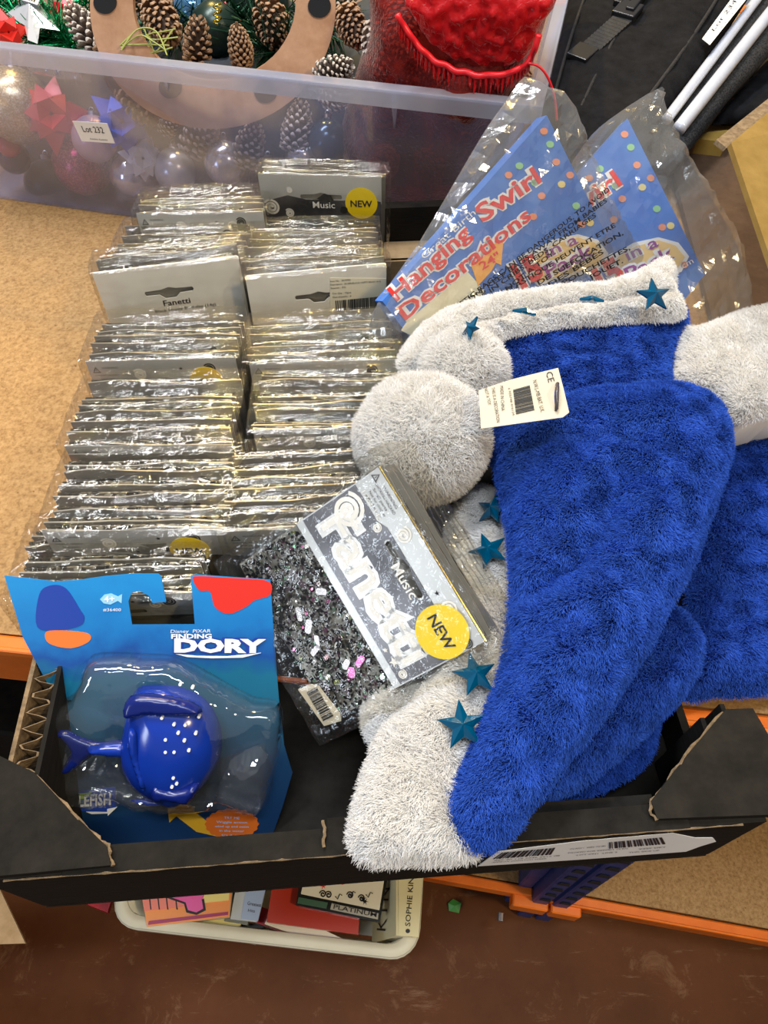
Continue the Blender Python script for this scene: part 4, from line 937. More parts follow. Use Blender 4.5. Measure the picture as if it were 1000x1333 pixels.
# cream tag on a plastic barb
tgP = Pl(P(626, 558, .172), P(741, 540, .176), P(623, 508, .178))
q = lambda x, y: (600+x/6.25, 460+y/6.25)
tg = root('product_tag', 'cream cardboard tag with barcode pinned to the front blue hat', 'tag', tgP.at(*tgP.on(680, 530)))
cardt = mesh('tag_card', *holed(tgP.px([q(145, 300), q(165, 612), q(500, 565), q(830, 520), q(882, 480), q(840, 300), q(792, 118), q(600, 165), q(400, 215)]), [tgP.px([(600+(780+19*math.cos(a))/6.25, 460+(360+105*math.sin(a))/6.25) for a in [i*math.pi/8 for i in range(16)]])], tgP.at, -.0005, 0), M['tag_card'], tg)
for t, a, b, c, bo in (('CE', (690, 160), (712, 240), 9, .0), ('N.W.L-MB BAT. U.K.', (584, 225), (650, 485), 5.6, 0), ('MADE IN CHINA', (318, 268), (330, 470), 4.6, 0), ('THIS IS A DECORATION', (248, 280), (292, 566), 4.6, 0), ('NOT A TOY', (190, 288), (222, 425), 4.6, 0), ('6 925748 416124', (384, 285), (420, 508), 3, 0)):
    px_text(tgP, cardt, t, q(*a), q(*b), c, M['ink'], 'lettering', bo, .0005)
ftq = quadmap(tgP, [q(425, 300), q(560, 262), q(600, 470), q(450, 505)])
mesh('barcode', *barcode_vf(lambda a, b, h: ftq(b, a, h), 0, 1, 0, 1, 30, 6, .0002, .0005), M['ink'], cardt)
mesh('tag_barb', *tube([tgP.at(*tgP.on(*q(772, 470)), -.004), tgP.at(*tgP.on(*q(775, 465)), .002), tgP.at(*tgP.on(*q(772, 350)), .005), tgP.at(*tgP.on(*q(782, 262)), .002), tgP.at(*tgP.on(*q(784, 250)), -.004)], .0011, 8), mat('dark_barb', (.06, .05, .06), .3), tg, True)

# ------------------------------------------------------------------ what lies in the tub
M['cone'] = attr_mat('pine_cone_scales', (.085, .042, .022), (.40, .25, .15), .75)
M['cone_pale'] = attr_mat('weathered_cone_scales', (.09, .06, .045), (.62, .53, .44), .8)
M['cone_core'] = mat('cone_core', (.035, .018, .010), .9)
def cone_meshes(seed, n, openness, m, tipcol):
    rr = random.Random(seed); V, F, sh = [], [], []
    for i in range(n):
        t = (i+.5)/n; a = i*2.39996+rr.uniform(-.1, .1); z = -.92+1.84*t
        rad = .50*math.sin(math.pi*min(1, (t*.86+.12)))**.75+.04; tilt = math.radians(62-95*t*.75)*openness+math.radians(28)*(1-openness)*(1-2*t)*0
        ln = (.34+.10*rr.random())*(1.05-.45*t); w = .19*(1.12-.55*t)*(1+.15*rr.random()); th = .055
        d = Vector((math.cos(a)*math.cos(.9-tilt*.2), math.sin(a)*math.cos(.9-tilt*.2), math.sin(.35+.75*t*1.1)))
        rd = Vector((math.cos(a), math.sin(a), 0)); d = (rd*(.55+.45*openness)+Vector((0, 0, .15+1.0*t+(.55 if openness < .5 else 0)))).normalized()
        s = Vector((-math.sin(a), math.cos(a), 0)); u = d.cross(s)*-1; 
        p = rd*rad*.62+Vector((0, 0, z*.95)); b = len(V)
        for (k, ww, tt, up) in ((0, .35, .5, 0), (.62, 1.0, 1.0, .03), (.92, .72, 1.25, .02), (1.0, .20, .7, -.03)):
            for sx, sy in ((-1, -1), (1, -1), (1, 1), (-1, 1)):
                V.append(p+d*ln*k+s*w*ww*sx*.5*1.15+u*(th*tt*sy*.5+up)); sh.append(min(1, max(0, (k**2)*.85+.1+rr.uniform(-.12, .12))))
        for k in range(3):
            for q in range(4): F.append((b+4*k+q, b+4*k+(q+1) % 4, b+4*k+4+(q+1) % 4, b+4*k+4+q))
        F.append((b+12, b+13, b+14, b+15))
    me = me_of('scales', V, F, [m]); at = me.attributes.new('shade', 'FLOAT', 'POINT'); at.data.foreach_set('value', sh)
    bm = bmesh.new(); bmesh.ops.create_uvsphere(bm, u_segments=12, v_segments=8, radius=1)
    for v in bm.verts: v.co = Vector((v.co.x*.36, v.co.y*.36, v.co.z*.88))
    cv = bmvf(bm); return me, me_of('core', *cv, [M['cone_core']], True)
CONES = {'open': cone_meshes(1, 74, .95, M['cone'], 0), 'brown': cone_meshes(2, 92, .55, M['cone'], 0), 'pale': cone_meshes(3, 88, .75, M['cone_pale'], 0), 'tight': cone_meshes(4, 110, .25, M['cone'], 0)}
def pine(px, py, off, rpx, ang, tilt, kind, label):
    """a pine cone at a pixel, `off` behind the tub's front wall; ang turns its tip in the picture, tilt turns it to the lens"""
    t = WT(px, py)+off; c = T(px, py, t); k = rpx*t/FPX
    R_ = Matrix(((1, 0, 0), (0, SP, -CP), (0, CP, SP))).transposed()   # picture right, picture up, towards the lens
    R_ = Matrix(((1, 0, 0), (0, SP, -CP), (0, CP, SP)))
    dirn = Vector((math.cos(ang)*math.cos(tilt), math.sin(ang)*math.cos(tilt), math.sin(tilt)))
    dw = Vector((1, 0, 0))*dirn.x+Vector((0, SP, CP))*dirn.y+Vector((0, -CP, SP))*dirn.z
    m = Matrix.Translation(c) @ dw.to_track_quat('Z', 'Y').to_matrix().to_4x4() @ Matrix.Scale(k, 4)
    r = root('pine_cone', label, 'pine cone', mat=m)
    r['group'] = 'pine cones in the clear tub'
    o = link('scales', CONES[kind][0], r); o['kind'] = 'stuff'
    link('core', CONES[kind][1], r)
H_ = math.pi/2
for a in ((112, 40, .0, 34, 2.2, .3, 'pale', 'pine cone just outside the wooden ring, at its upper end beside the silver star'),
          (140, 62, -.005, 26, .8, .8, 'brown', 'small pine cone against the outer edge of the wooden ring above the tub rim'),
          (212, 30, .01, 38, -1.1, .35, 'brown', 'brown pine cone lying inside the wooden ring with green raffia below it'),
          (186, -2, .02, 30, 2.5, .2, 'open', 'pine cone at the top edge between the ring side and the raffia'),
          (257, 56, .0, 31, 1.2, .9, 'open', 'brown open pine cone inside the ring facing up, left of the round closed one'),
          (313, 64, .0, 30, 1.5, 1.2, 'tight', 'round closed tan pine cone resting inside the ring on the tub rim'),
          (354, 34, .01, 37, -1.3, .3, 'open', 'dark open pine cone inside the ring beside its inner edge'),
          (459, 36, .0, 33, -1.2, .35, 'brown', 'tall pine cone between the wooden ring and the red mesh bag'),
          (446, 2, .01, 26, 1.5, .6, 'pale', 'pale tipped pine cone at the top edge beside the red mesh bag'),
          (436, 92, .0, 30, -.2, .7, 'pale', 'pale pine cone at the tub rim below the tall cone'),
          (441, 122, .035, 28, .2, .6, 'pale', 'pale pine cone seen through the tub wall below the rim, near the red mesh bag'),
          (181, 132, .05, 38, -.9, .3, 'open', 'dark open pine cone seen through the tub wall under the ring edge'),
          (262, 178, .045, 34, .3, .8, 'pale', 'grey pine cone seen through the tub wall, below the ring'),
          (325, 190, .04, 32, .8, .9, 'pale', 'grey open pine cone seen through the tub wall above the Music packet'),
          (387, 168, .04, 33, 1.3, .5, 'pale', 'whitened pine cone seen through the tub wall below the second dark spot of the ring'),
          (222, 160, .06, 20, .5, .7, 'pale', 'little pale pine cone seen through the tub wall beside the blue bow')):
    pine(*a)
# flat ring with dark round spots
rt_ = WT(277, 160)+.012
RP = Pl(T(277, 8, rt_-.06), T(400, 8, rt_-.06), T(277, 160, rt_))
RP.y = -RP.y; RP.o = RP.o
ro = [Vector(RP.on(277+160*math.cos(a), 8+160*math.sin(a))) for a in [i*2*math.pi/64 for i in range(64)]]
ri = [Vector(RP.on(279+106*math.cos(a), 2+103*math.sin(a))) for a in [i*2*math.pi/48 for i in range(48)]]
M['ring'] = noisy('tan_fibreboard', [(.3, (.42, .22, .12)), (.7, (.58, .34, .21))], 45, 5, .6, .2, 120)
rg = root('fibreboard_ring', 'tan flat ring with black round spots standing among the pine cones', 'ring', RP.at(*RP.on(277, 160)))
rb = mesh('ring_board', *holed([tuple(p) for p in ro], [[tuple(p) for p in ri]], RP.at, -.008, 0), M['ring'], rg)
for x, y, r in ((137, 3, 15), (222, 113, 15), (346, 119, 15), (416, 8, 15)):
    mesh('dark_spot', *prism([RP.on(x+r*math.cos(i*.2618), y+r*math.sin(i*.2618)) for i in range(24)], RP.at, 0, .0012), mat('black_felt', (.008, .009, .012), .9), rg)
# baubles
def bauble(px, py, off, rpx, m, label, dimple=0, cap=(0, 1)):
    off = clear(px, py, off, rpx, 1.0); t = WT(px, py)+off; c = T(px, py, t); r = rpx*t/FPX
    rt = root('bauble', label, 'bauble', mat=Matrix.Translation(c)); rt['group'] = 'baubles in the clear tub'
    bm = bmesh.new(); bmesh.ops.create_uvsphere(bm, u_segments=32, v_segments=20, radius=r)
    if dimple:
        for v in bm.verts:
            th, ph = math.atan2(v.co.y, v.co.x), math.acos(max(-1, min(1, v.co.z/r))); v.co *= 1-dimple*abs(math.sin(th*9)*math.sin(ph*9))
    mesh('ball', *bmvf(bm), m, rt, True, local=True)
    d = Vector((cap[0], .5*cap[1], .7*cap[1])).normalized(); qm = d.to_track_quat('Z', 'Y').to_matrix().to_4x4()
    mesh('cap', *xf(qm, tube([(0, 0, r*.96), (0, 0, r*1.14)], r*.2, 12)), M['steel'], rt, local=True)
    mesh('hanging_loop', *xf(qm, tube([(r*.1*math.cos(a), 0, r*(1.22+.1*math.sin(a))) for a in [i*math.pi/5 for i in range(10)]], r*.02, 5, True)), M['steel'], rt, local=True)
gg = glitter('gold_glitter', [(0, (.42, .30, .12)), (.6, (.62, .48, .24)), (1, (.95, .85, .6))], 900, .3, .7, .8)
mg = glitter('magenta_glitter', [(0, (.26, .01, .05)), (.6, (.45, .02, .10)), (1, (.85, .25, .25))], 900, .3, .7, .8)
bauble(22, 138, .05, 45, gg, 'big gold glitter bauble in the tub beside the red gift bow')
bauble(108, 214, .035, 37, mg, 'magenta glitter bauble below the Lot 232 card')
bauble(123, 181, .032, 28, mat('rose_pearl', (.72, .46, .46), .3, .3), 'rose pearl bauble half behind the Lot 232 card')
bauble(172, 228, .03, 28, mat('silver_facets', (.78, .78, .82), .15, .9), 'dimpled silver bauble below the white gift bow', .05)
bauble(228, 222, .04, 27, mat('grey_pearl', (.62, .62, .60), .25, .5), 'grey pearl bauble beside the white gift bow')
bauble(293, 212, .035, 27, glitter('clear_glitter', [(0, (.45, .47, .5)), (1, (.9, .9, .95))], 600, .2, .8), 'silver glitter bauble below the grey open pine cone')
bauble(392, 205, .03, 21, mat('silver_mirror', (.75, .73, .68), .15, .9), 'small silver bauble above the Music packet')
bauble(427, 185, .045, 28, mat('dark_teal_bauble', (.03, .06, .09), .2, .4), 'dark teal bauble beside the red mesh bag')
bauble(252, 16, .06, 26, mat('blue_bauble', (.10, .25, .45), .15, .6), 'blue bauble deep inside the fibreboard ring')
bauble(12, 190, .03, 14, mat('pink_bauble', (.6, .03, .08), .3), 'small pink red bauble at the tub corner below the gold one')
bauble(18, 205, .035, 20, mat('navy_bauble', (.02, .025, .06), .2, .3), 'dark navy bauble below the pink red one')
for i, (x, y, r, w) in enumerate(((64, 240, 30, 'at the tub bottom below the magenta glitter bauble'), (335, 2, 42, 'at the top edge inside the fibreboard ring'), (282, 40, 34, 'deep inside the ring behind the round closed pine cone'), (350, 235, 26, 'at the tub bottom behind the Music packet'), (165, 95, 30, 'behind the tub wall under the raffia twist'))):
    bauble(x, y, (.06 if y > 85 else .045)+.012*(i % 3), r, mat('deep_green_bauble', (.012, .03, .022), .3, .3), 'dark green bauble '+w)
# star shaped gift bows
def bow(px, py, off, rpx, m, label, n=12, seed=0):
    off = clear(px, py, off, rpx, .95); t = WT(px, py)+off; c = T(px, py, t); r = rpx*t/FPX; rr = random.Random(seed)
    dw = (CAMP-c).normalized()+Vector((0, -.2, .1)); mq = Matrix.Translation(c) @ dw.to_track_quat('Z', 'Y').to_matrix().to_4x4()
    rt = root('gift_bow', label, 'gift bow', mat=mq)
    for i in range(n):
        lay = i % 2; a = i*2*math.pi/n+rr.uniform(-.15, .15); ln = r*(1 if lay == 0 else .72)*rr.uniform(.85, 1.1); h = r*(.18 if lay == 0 else .5); w = r*.30
        V = [Vector(v) for v in ((0, -w*.2, .1*r), (0, w*.2, .1*r), (ln*.5, w, h*.35), (ln*.5, -w, h*.35), (ln, 0, h), (ln*.45, w*.95, h+r*.20), (ln*.45, -w*.95, h+r*.20), (.05*r, w*.2, h*.6+.12*r), (.05*r, -w*.2, h*.6+.12*r))]
        F = [(0, 3, 2, 1), (3, 4, 2), (4, 6, 5), (6, 8, 7, 5)]
        mesh('loop', *xf(Matrix.Rotation(a, 4, 'Z'), (V, F)), m, rt, local=True)
rib = lambda nm, c: mat(nm, c, .25, .1, .6)
bow(68, 148, .02, 46, rib('red_ribbon', (.75, .02, .03)), 'shiny red gift bow seen through the tub wall beside the gold bauble', 11, 1)
bow(160, 158, .03, 44, rib('blue_ribbon', (.02, .10, .62)), 'royal blue gift bow seen through the tub wall behind the Lot 232 card', 11, 2)
bow(187, 206, .02, 33, rib('white_ribbon', (.80, .80, .74)), 'ivory white gift bow seen through the tub wall below the blue bow', 14, 3)
bow(88, 20, .02, 26, rib('crimson_foil', (.62, .01, .02)), 'crimson foil bow above the rim beside the silver star', 9, 4)
bow(12, 42, .0, 26, rib('scarlet_foil', (.70, .03, .02)), 'scarlet foil bow at the tub rim below the silver star', 8, 5)
bow(290, 30, .05, 24, rib('red_foil', (.60, .01, .02)), 'red foil bow deep inside the ring between two pine cones', 9, 6)
# silver star with a price label
stP = Pl(T(45, 25, WT(45, 25)-.01), T(95, 30, WT(45, 25)-.008), T(40, 60, WT(45, 50)-.015)); stP.y = -stP.y
sv = [stP.on(x, y) for x, y in ((40, -22), (52, 5), (78, 40), (52, 36), (49, 57), (36, 52), (32, 33), (8, 18), (24, 6))]
stc = Vector(stP.on(42, 22)); V = [stP.at(a, b, 0) for a, b in sv]+[stP.at(stc.x, stc.y, .012), stP.at(stc.x, stc.y, -.008)]
nst = len(sv); F = [(i, (i+1) % nst, nst) for i in range(nst)]+[((i+1) % nst, i, nst+1) for i in range(nst)]
ss = root('star_ornament', 'silver star ornament with a printed price label above the tub rim', 'star ornament', stP.at(stc.x, stc.y))
mesh('star_body', V, F, mat('silver_satin', (.70, .71, .75), .3, .6), ss)
lq = quadmap(stP, [(20, 14), (54, 25), (60, 6), (27, -6)])
pl_ = mesh('price_label', *prism([(0, 0), (1, 0), (1, 1), (0, 1)], lq, .0125, .0131), M['paper'], ss)
mesh('barcode', *join(barcode_vf(lq, .08, .92, .08, .36, 16, 2, .0132, .0134), barcode_vf(lq, .08, .92, .58, .92, 14, 7, .0132, .0134)), M['ink'], pl_)
# green tinsel
def tinsel(name, label, path, n, rad, m, seed):
    rr = random.Random(seed); V, F = [], []
    for i in range(n):
        t = rr.random()*(len(path)-1); k = int(t); p = path[k].lerp(path[k+1], t-k); d = Vector((rr.gauss(0, 1), rr.gauss(0, 1), rr.gauss(0, 1))).normalized()*rad*rr.uniform(.6, 1.2); s = d.cross(Vector((rr.gauss(0, 1), rr.gauss(0, 1), 1))).normalized()*.0009
        b = len(V); V += [p-s, p+s, p+d+s*.4, p+d-s*.4]; F.append((b, b+1, b+2, b+3))
    o = mesh(name, V, F, m, kind='stuff'); tag(o, label, 'tinsel'); return o
tinsel('tinsel', 'green foil tinsel garland under the silver star in the tub', [T(x, y, WT(x, y)+.03) for x, y in ((-20, 10), (15, 5), (40, 50), (75, 48), (95, 62), (60, 20), (130, 0))], 900, .035, mat('green_foil', (.01, .28, .10), .2, .8), 3)
tinsel('tinsel', 'dark green tinsel lying deep in the tub inside the ring', [T(x, y, WT(x, y)+.05) for x, y in ((180, 10), (230, 40), (280, 10), (330, 30), (350, 70), (400, 60), (440, 20), (320, 5))], 1100, .045, mat('dark_green_foil', (.006, .045, .018), .3, .6), 4)
# green raffia twist and gold curl
rr = random.Random(8); raf = []
for k in range(7):
    pts = [(160+rr.uniform(-4, 4), 62+rr.uniform(-6, 4)), (178+k*3, 50+rr.uniform(-14, 8)), (200+rr.uniform(-8, 8), 54+rr.uniform(-16, 16)), (226+rr.uniform(-14, 8), 48+rr.uniform(-14, 24))]
    raf.append(tube(crom([T(x, y, rt_-.052+.003*k) for x, y in pts], False, 6), .0007, 5))
mesh_r = mesh('raffia_twist', *join(*raf), mat('olive_raffia', (.33, .36, .08), .6)); tag(mesh_r, 'olive green raffia twist tied across the ring at the tub rim', 'raffia')
mesh_c = mesh('gold_curl', *tube([T(283+5*math.cos(i*.7), 4+i*1.1, WT(283, 20)+.0+.003*math.sin(i*.7)) for i in range(26)], .0011, 6), mat('gold_wire', (.8, .55, .05), .2, 1)); tag(mesh_c, 'gold wire curl hanging between pine cones inside the ring', 'wire curl')
# clear cellophane scrap behind the wall
V, F, _ = pillow([Vector(WP.on(x, y)) for x, y in ((20, 85), (60, 92), (110, 112), (112, 118), (70, 112), (30, 104))], lambda a, b: -.014, .006, .004, .008, .005, .003, 60, 2)
o = mesh('cellophane_scrap', [WP.at(*v) for v in V], F, M['blister']); tag(o, 'crumpled clear cellophane piece behind the tub wall above the red bow', 'cellophane')
# dark packing added to carry the heap and stand for the shade between cones
tp_ = [Vector((a, b)) for a, b in rrect(UL+.035, -.035, .085, UDp-.03, .03)]
V, F, _ = pillow(tp_, lambda a, b: .010, .105, .004, .05, .014, .03, 22, 6)
o = mesh('dark_filler', *xf(U.m, (V, F)), noisy('dark_filler_tissue', [(.3, (.015, .02, .022)), (.7, (.045, .05, .06))], 25, 4, .7), None, True); tag(o, 'dark tissue packing added for the shade under the pine cones inside the clear tub', 'tissue')
# red mesh bag full of cones
M['organza'] = film('red_organza', (.80, .24, .18), .2, .0, .5, .42, .9, 260, (.24, .016, .012), .3)
M['satin'] = film('scarlet_organza', (.9, .08, .06), .2, .0, .45, .80, 1, 220, (.62, .008, .012), .3)
BP = Pl(WP.o-WP.n*.055, WP.o-WP.n*.055+WP.x, WP.o-WP.n*.055+WP.y)
if BP.n.dot(WP.n) < 0: BP.n = -BP.n
rr = random.Random(3)
bb = [(lambda q: (q[0], q[1], .024, .016))(BP.on(x+rr.uniform(-6, 6), y+rr.uniform(-6, 6))) for x, y in ((500, 60), (545, 95), (590, 105), (640, 95), (520, 140), (575, 160), (630, 150), (670, 110), (500, 200), (560, 215), (615, 205), (600, 60), (530, 40), (660, 60), (470, 160))]
ol = [Vector(BP.on(x, y)) for x, y in ((500, -50), (482, 30), (465, 90), (448, 150), (440, 210), (470, 248), (540, 262), (600, 255), (636, 215), (662, 140), (690, 84), (712, 20), (725, -50))]
V, F, _ = pillow(crom(ol, True, 4), lambda a, b: 0, .030, .085, .05, .0065, .006, 60, 5, bb)
mb = root('mesh_gift_bag', 'red mesh drawstring bag stuffed with pine cones', 'bag', BP.at(*BP.on(560, 240)))
mesh('mesh_body', [BP.at(*v) for v in V], F, M['organza'], mb, True)
in_ = []
for (a, b, s_, h_) in bb:
    in_.append(Matrix.Translation(BP.at(a, b, .008)) @ Matrix.Rotation(rr.uniform(0, 3), 4, 'X') @ Matrix.Rotation(rr.uniform(0, 3), 4, 'Z') @ Matrix.Scale(.027, 4))
inv_ = world_m(mb).inverted()
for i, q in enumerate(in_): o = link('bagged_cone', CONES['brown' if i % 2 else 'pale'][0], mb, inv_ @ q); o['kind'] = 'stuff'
# gathered satin top with its cord
TP2 = [(548, -40), (556, 5), (575, 32), (605, 50), (640, 58), (675, 54), (698, 40), (708, 10), (722, -40)]
V, F, _ = pillow(crom([Vector(BP.on(x, y)) for x, y in TP2], True, 4), lambda a, b: .035, .014, .01, .02, .003, .007, 150, 8)
mesh('gathered_top', [BP.at(*v) for v in V], F, M['satin'], mb, True)
arc = crom([BP.at(*BP.on(x, y), .052) for x, y in ((535, -20), (552, 8), (575, 34), (606, 50), (640, 57), (675, 53), (699, 38), (712, 5))], False, 8)
arc = [p+BP.n*.0008*math.sin(i*1.1)+Vector((0, 0, .0006*math.cos(i*.9))) for i, p in enumerate(arc)]
sat = mat('scarlet_satin_cord', (.80, .012, .02), .35)
mesh('drawstring', *tube(arc, .0026, 8), sat, mb, True)
rr = random.Random(6); V, F = [], []
for i in range(130):
    t = i/129*(len(arc)-2); k = int(t); p = arc[k].lerp(arc[k+1], t-k); dn = (BP.y*-1 if BP.y.z > 0 else BP.y)
    w = .010*(1+.6*math.sin(i*2.4)); V += [p+BP.n*.001, p+dn*w+BP.n*(.004*math.sin(i*1.7)+.002)]
for i in range(129): F.append((2*i, 2*i+1, 2*i+3, 2*i+2))
mesh('ruffle', V, F, M['satin'], mb, True)
mesh('loose_cord', *tube(crom([BP.at(*BP.on(x, y), .055) for x, y in ((699, 38), (712, 42), (723, 56), (731, 80), (734, 112))], False, 6), .0011, 6), sat, mb, True)
# lilac wrap past the bag
lp = [Vector((p.x, p.y)) for p in [P(x, y, .10) for x, y in ((715, 70), (722, 10), (740, -30), (780, -30), (748, 15), (730, 60))]]
V, F, _ = pillow(lp, lambda a, b: .06, .03, .055, .03, .008, .006, 40, 3)
o = mesh('lilac_wrap', V, F, mat('lilac_tissue', (.42, .34, .52), .5)); tag(o, 'crumpled lilac tissue wrap between the red mesh bag and the black bag', 'tissue')

# ------------------------------------------------------------------ black canvas bag with its metal tubes
M['canvas'] = noisy('black_canvas', [(.3, (.004, .004, .005)), (.7, (.011, .011, .013))], 60, 4, .85, .5, 700, spec=.12)
M['webbing'] = noisy('black_webbing', [(.3, (.010, .010, .011)), (.7, (.024, .024, .026))], 200, 3, .7, .4, 400, spec=.3)
M['buckle'] = mat('black_buckle_plastic', (.012, .012, .014), .3)
KP = Pl(T(690, 170, .83), T(900, 190, .81), T(830, 0, .96))
KP.y = (T(830, 0, .96)-KP.o); KP.y = (KP.y-KP.x*KP.y.dot(KP.x)).normalized(); KP.n = KP.x.cross(KP.y)
if KP.n.dot(CAMP-KP.o) < 0: KP.n = -KP.n
kb = root('canvas_bag', 'black canvas bag with buckled webbing strap and two pale metal tubes along its side', 'bag', P(830, 180, .002))
def kpoly(pts): return [Vector(KP.on(*p)) for p in pts]
V, F, _ = pillow(crom(kpoly([(700, 160), (712, 90), (735, 10), (770, -70), (900, -80), (985, -40), (960, 20), (912, 90), (866, 150), (850, 190), (790, 215), (730, 200)]), True, 3), lambda a, b: 0, .018, .045, .035, .009, .006, 22, 3)
mesh('bag_body', [KP.at(*v) for v in V], F, M['canvas'], kb, True)
V, F, _ = pillow(crom(kpoly([(862, 175), (880, 130), (935, 60), (985, -10), (1010, -50), (1050, -30), (1030, 30), (960, 110), (905, 180), (885, 200)]), True, 3), lambda a, b: -.012, .010, .028, .012, .008, .002, 60, 4)
mesh('mesh_side', [KP.at(*v) for v in V], F, noisy('black_mesh_fabric', [(.35, (.004, .004, .004)), (.6, (.03, .03, .032))], 420, 2, .8, .9, 420), kb, True)
for pts, r in (([(738, 190), (770, 120), (800, 60), (850, -30)], .0022), ([(800, 195), (850, 130), (900, 60), (950, -20)], .0024), ([(716, 150), (742, 60), (770, -20)], .002)):
    mesh('seam_piping', *tube(crom([KP.at(*KP.on(*p), .0175) for p in pts], False, 6), r, 8), M['webbing'], kb, True)
for i, (p0, p1, r) in enumerate((((868, 158), (985, 2), .0062), ((884, 170), (1008, 12), .0078))):
    a, b = KP.at(*KP.on(*p0), .004), KP.at(*KP.on(*p1), .004); dd = (b-a).normalized()
    tb_ = mesh('metal_tube', *tube([a-dd*.004, a, a.lerp(b, .5), b, b+dd*.1], r, 16), noisy('pale_satin_tube', [(.3, (.62, .66, .78)), (.7, (.74, .77, .86))], 40, 3, .32, .1, 60, metal=.35), kb, True)
# webbing strap: ribs across it, a ladder lock and a side release buckle
def strap(p0, p1, w, h, nm, ribs):
    a, b = Vector(KP.on(*p0)), Vector(KP.on(*p1)); d = (b-a).normalized(); s = Vector((-d.y, d.x)); n = ribs; V, F = [], []
    for i in range(2*n+1):
        t = i/(2*n); c = a.lerp(b, t); hh = h+(.0011 if i % 2 else 0)
        V += [KP.at(*(c-s*w), h-.004), KP.at(*(c-s*w), hh), KP.at(*(c+s*w), hh), KP.at(*(c+s*w), h-.004)]
    for i in range(2*n):
        for k in range(3): F.append((4*i+k, 4*i+k+1, 4*i+4+k+1, 4*i+4+k))
    return mesh(nm, V, F, M['webbing'], kb)
strap((755, 92), (812, 40), .0125, .0205, 'webbing_strap', 15)
strap((812, 40), (850, -12), .006, .0225, 'webbing_strap', 3)
def kbox(p0, p1, w, h0, h1, nm, bev=.001):
    a, b = Vector(KP.on(*p0)), Vector(KP.on(*p1)); d = (b-a).normalized(); s = Vector((-d.y, d.x)); c = (a+b)/2
    m = Matrix((KP.x*d.x+KP.y*d.y, KP.x*s.x+KP.y*s.y, KP.n)).transposed().to_4x4(); m.translation = KP.at(c.x, c.y)
    l = (b-a).length/2
    return mesh(nm, *xf(m, box(-l, l, -w, w, h0, h1, bev, 2)), M['buckle'], kb)
kbox((745, 100), (762, 85), .0135, .018, .0245, 'ladder_lock'); kbox((804, 46), (818, 30), .015, .0185, .026, 'buckle_half', .0015)
kbox((812, 42), (832, 16), .0055, .022, .029, 'buckle_tongue', .0015); kbox((832, 16), (846, -2), .0065, .021, .028, 'buckle_half', .0015)
kbox((798, 30), (808, 18), .006, .019, .026, 'strap_keeper')
LP = Pl(KP.o+KP.n*.021, KP.o+KP.n*.021+KP.x, KP.o+KP.n*.021+KP.y)
if LP.n.dot(KP.n) < 0: LP.n = -LP.n
lot_label(LP, [(915, 53), (970, -28), (958, -36), (902, 46)][0:0] or [(924, 59), (976, -6), (960, -12), (914, 51)], 'Lot 234', 'Aviation Auctions', 'narrow white card reading Lot 234 on the black canvas bag', .0)
# things past the bag on the shelf
Cq = Fr2((P(905, 170, .02).x, P(905, 170, .02).y), math.radians(38))
yc = root('yellow_carton', 'flat yellow cardboard carton behind the black bag at the rack edge', 'carton', P(960, 110, 0))
ypt = [P(x, y, .03) for x, y in ((900, 180), (945, 185), (1010, 90), (1080, 0), (1000, -10), (985, 60))]
mesh('carton_body', *prism([(p.x, p.y) for p in ypt], lambda a, b, h: Vector((a, b, h)), .001, .03), noisy('yellow_card', [(.3, (.42, .26, .05)), (.7, (.55, .36, .09))], 30, 3, .6), yc)
mesh('carton_tape', *prism([(p.x, p.y) for p in [P(x, y, .03) for x, y in ((930, 140), (948, 146), (952, 134), (936, 128))]], lambda a, b, h: Vector((a, b, h)), .0301, .0306), mat('amber_tape', (.50, .30, .06), .3), yc)
pp = [P(x, y, .045) for x, y in ((925, 158), (965, 110), (1010, 65), (1100, 20), (1100, 150), (1000, 150))]
V, F, _ = pillow([Vector((p.x, p.y)) for p in pp], lambda a, b: .04, .012, .008, .015, .009, .002)
o = mesh('black_pouch', V, F, M['canvas'], None, True); tag(o, 'flat black fabric pouch lying on the yellow carton', 'pouch')
# brown open carton at the right hand end of the shelf
bx = root('brown_carton', 'open brown corrugated carton whose long flap leans over the plush hats', 'carton', P(1010, 300, 0))
M['brown_in_shade'] = noisy('shaded_brown_card', [(.3, (.075, .045, .028)), (.7, (.11, .066, .040))], 60, 5, .85, .15, 12, spec=.1)  # shade inside the carton painted into the base card's colour
q4 = [P(x, y, .012) for x, y in ((872, 205), (1120, 160), (1150, 520), (940, 460))]
def vwall(p, q, z0, z1, t=.005):
    p, q = Vector((p.x, p.y)), Vector((q.x, q.y)); d = (q-p).normalized(); n = Vector((-d.y, d.x))*t
    return prism([tuple(p), tuple(q), tuple(q+n), tuple(p+n)], lambda a, b, h: Vector((a, b, h)), z0, z1)
mesh('carton_base', *hexa([p-Vector((0, 0, .008)) for p in q4], q4), M['brown_in_shade'], bx)
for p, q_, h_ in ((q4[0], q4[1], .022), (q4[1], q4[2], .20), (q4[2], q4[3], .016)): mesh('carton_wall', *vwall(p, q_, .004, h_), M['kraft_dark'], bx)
f0, f1 = P(952, 186, .215), P(1006, 345, .185)
f3, f2 = [Vector((*(q4[1].lerp(q4[2], t)).xy, .20)) for t in (.05, .62)]   # hinged on the carton's far wall
nf = (f1-f0).cross(f3-f0).normalized(); 
if nf.z < 0: nf = -nf
mesh('carton_flap', *hexa([f0-nf*.004, f1-nf*.004, f2-nf*.004, f3-nf*.004], [f0, f1, f2, f3]), noisy('ochre_card', [(.3, (.20, .12, .03)), (.7, (.27, .17, .05))], 50, 4, .8, .15, 12, spec=.1), bx)
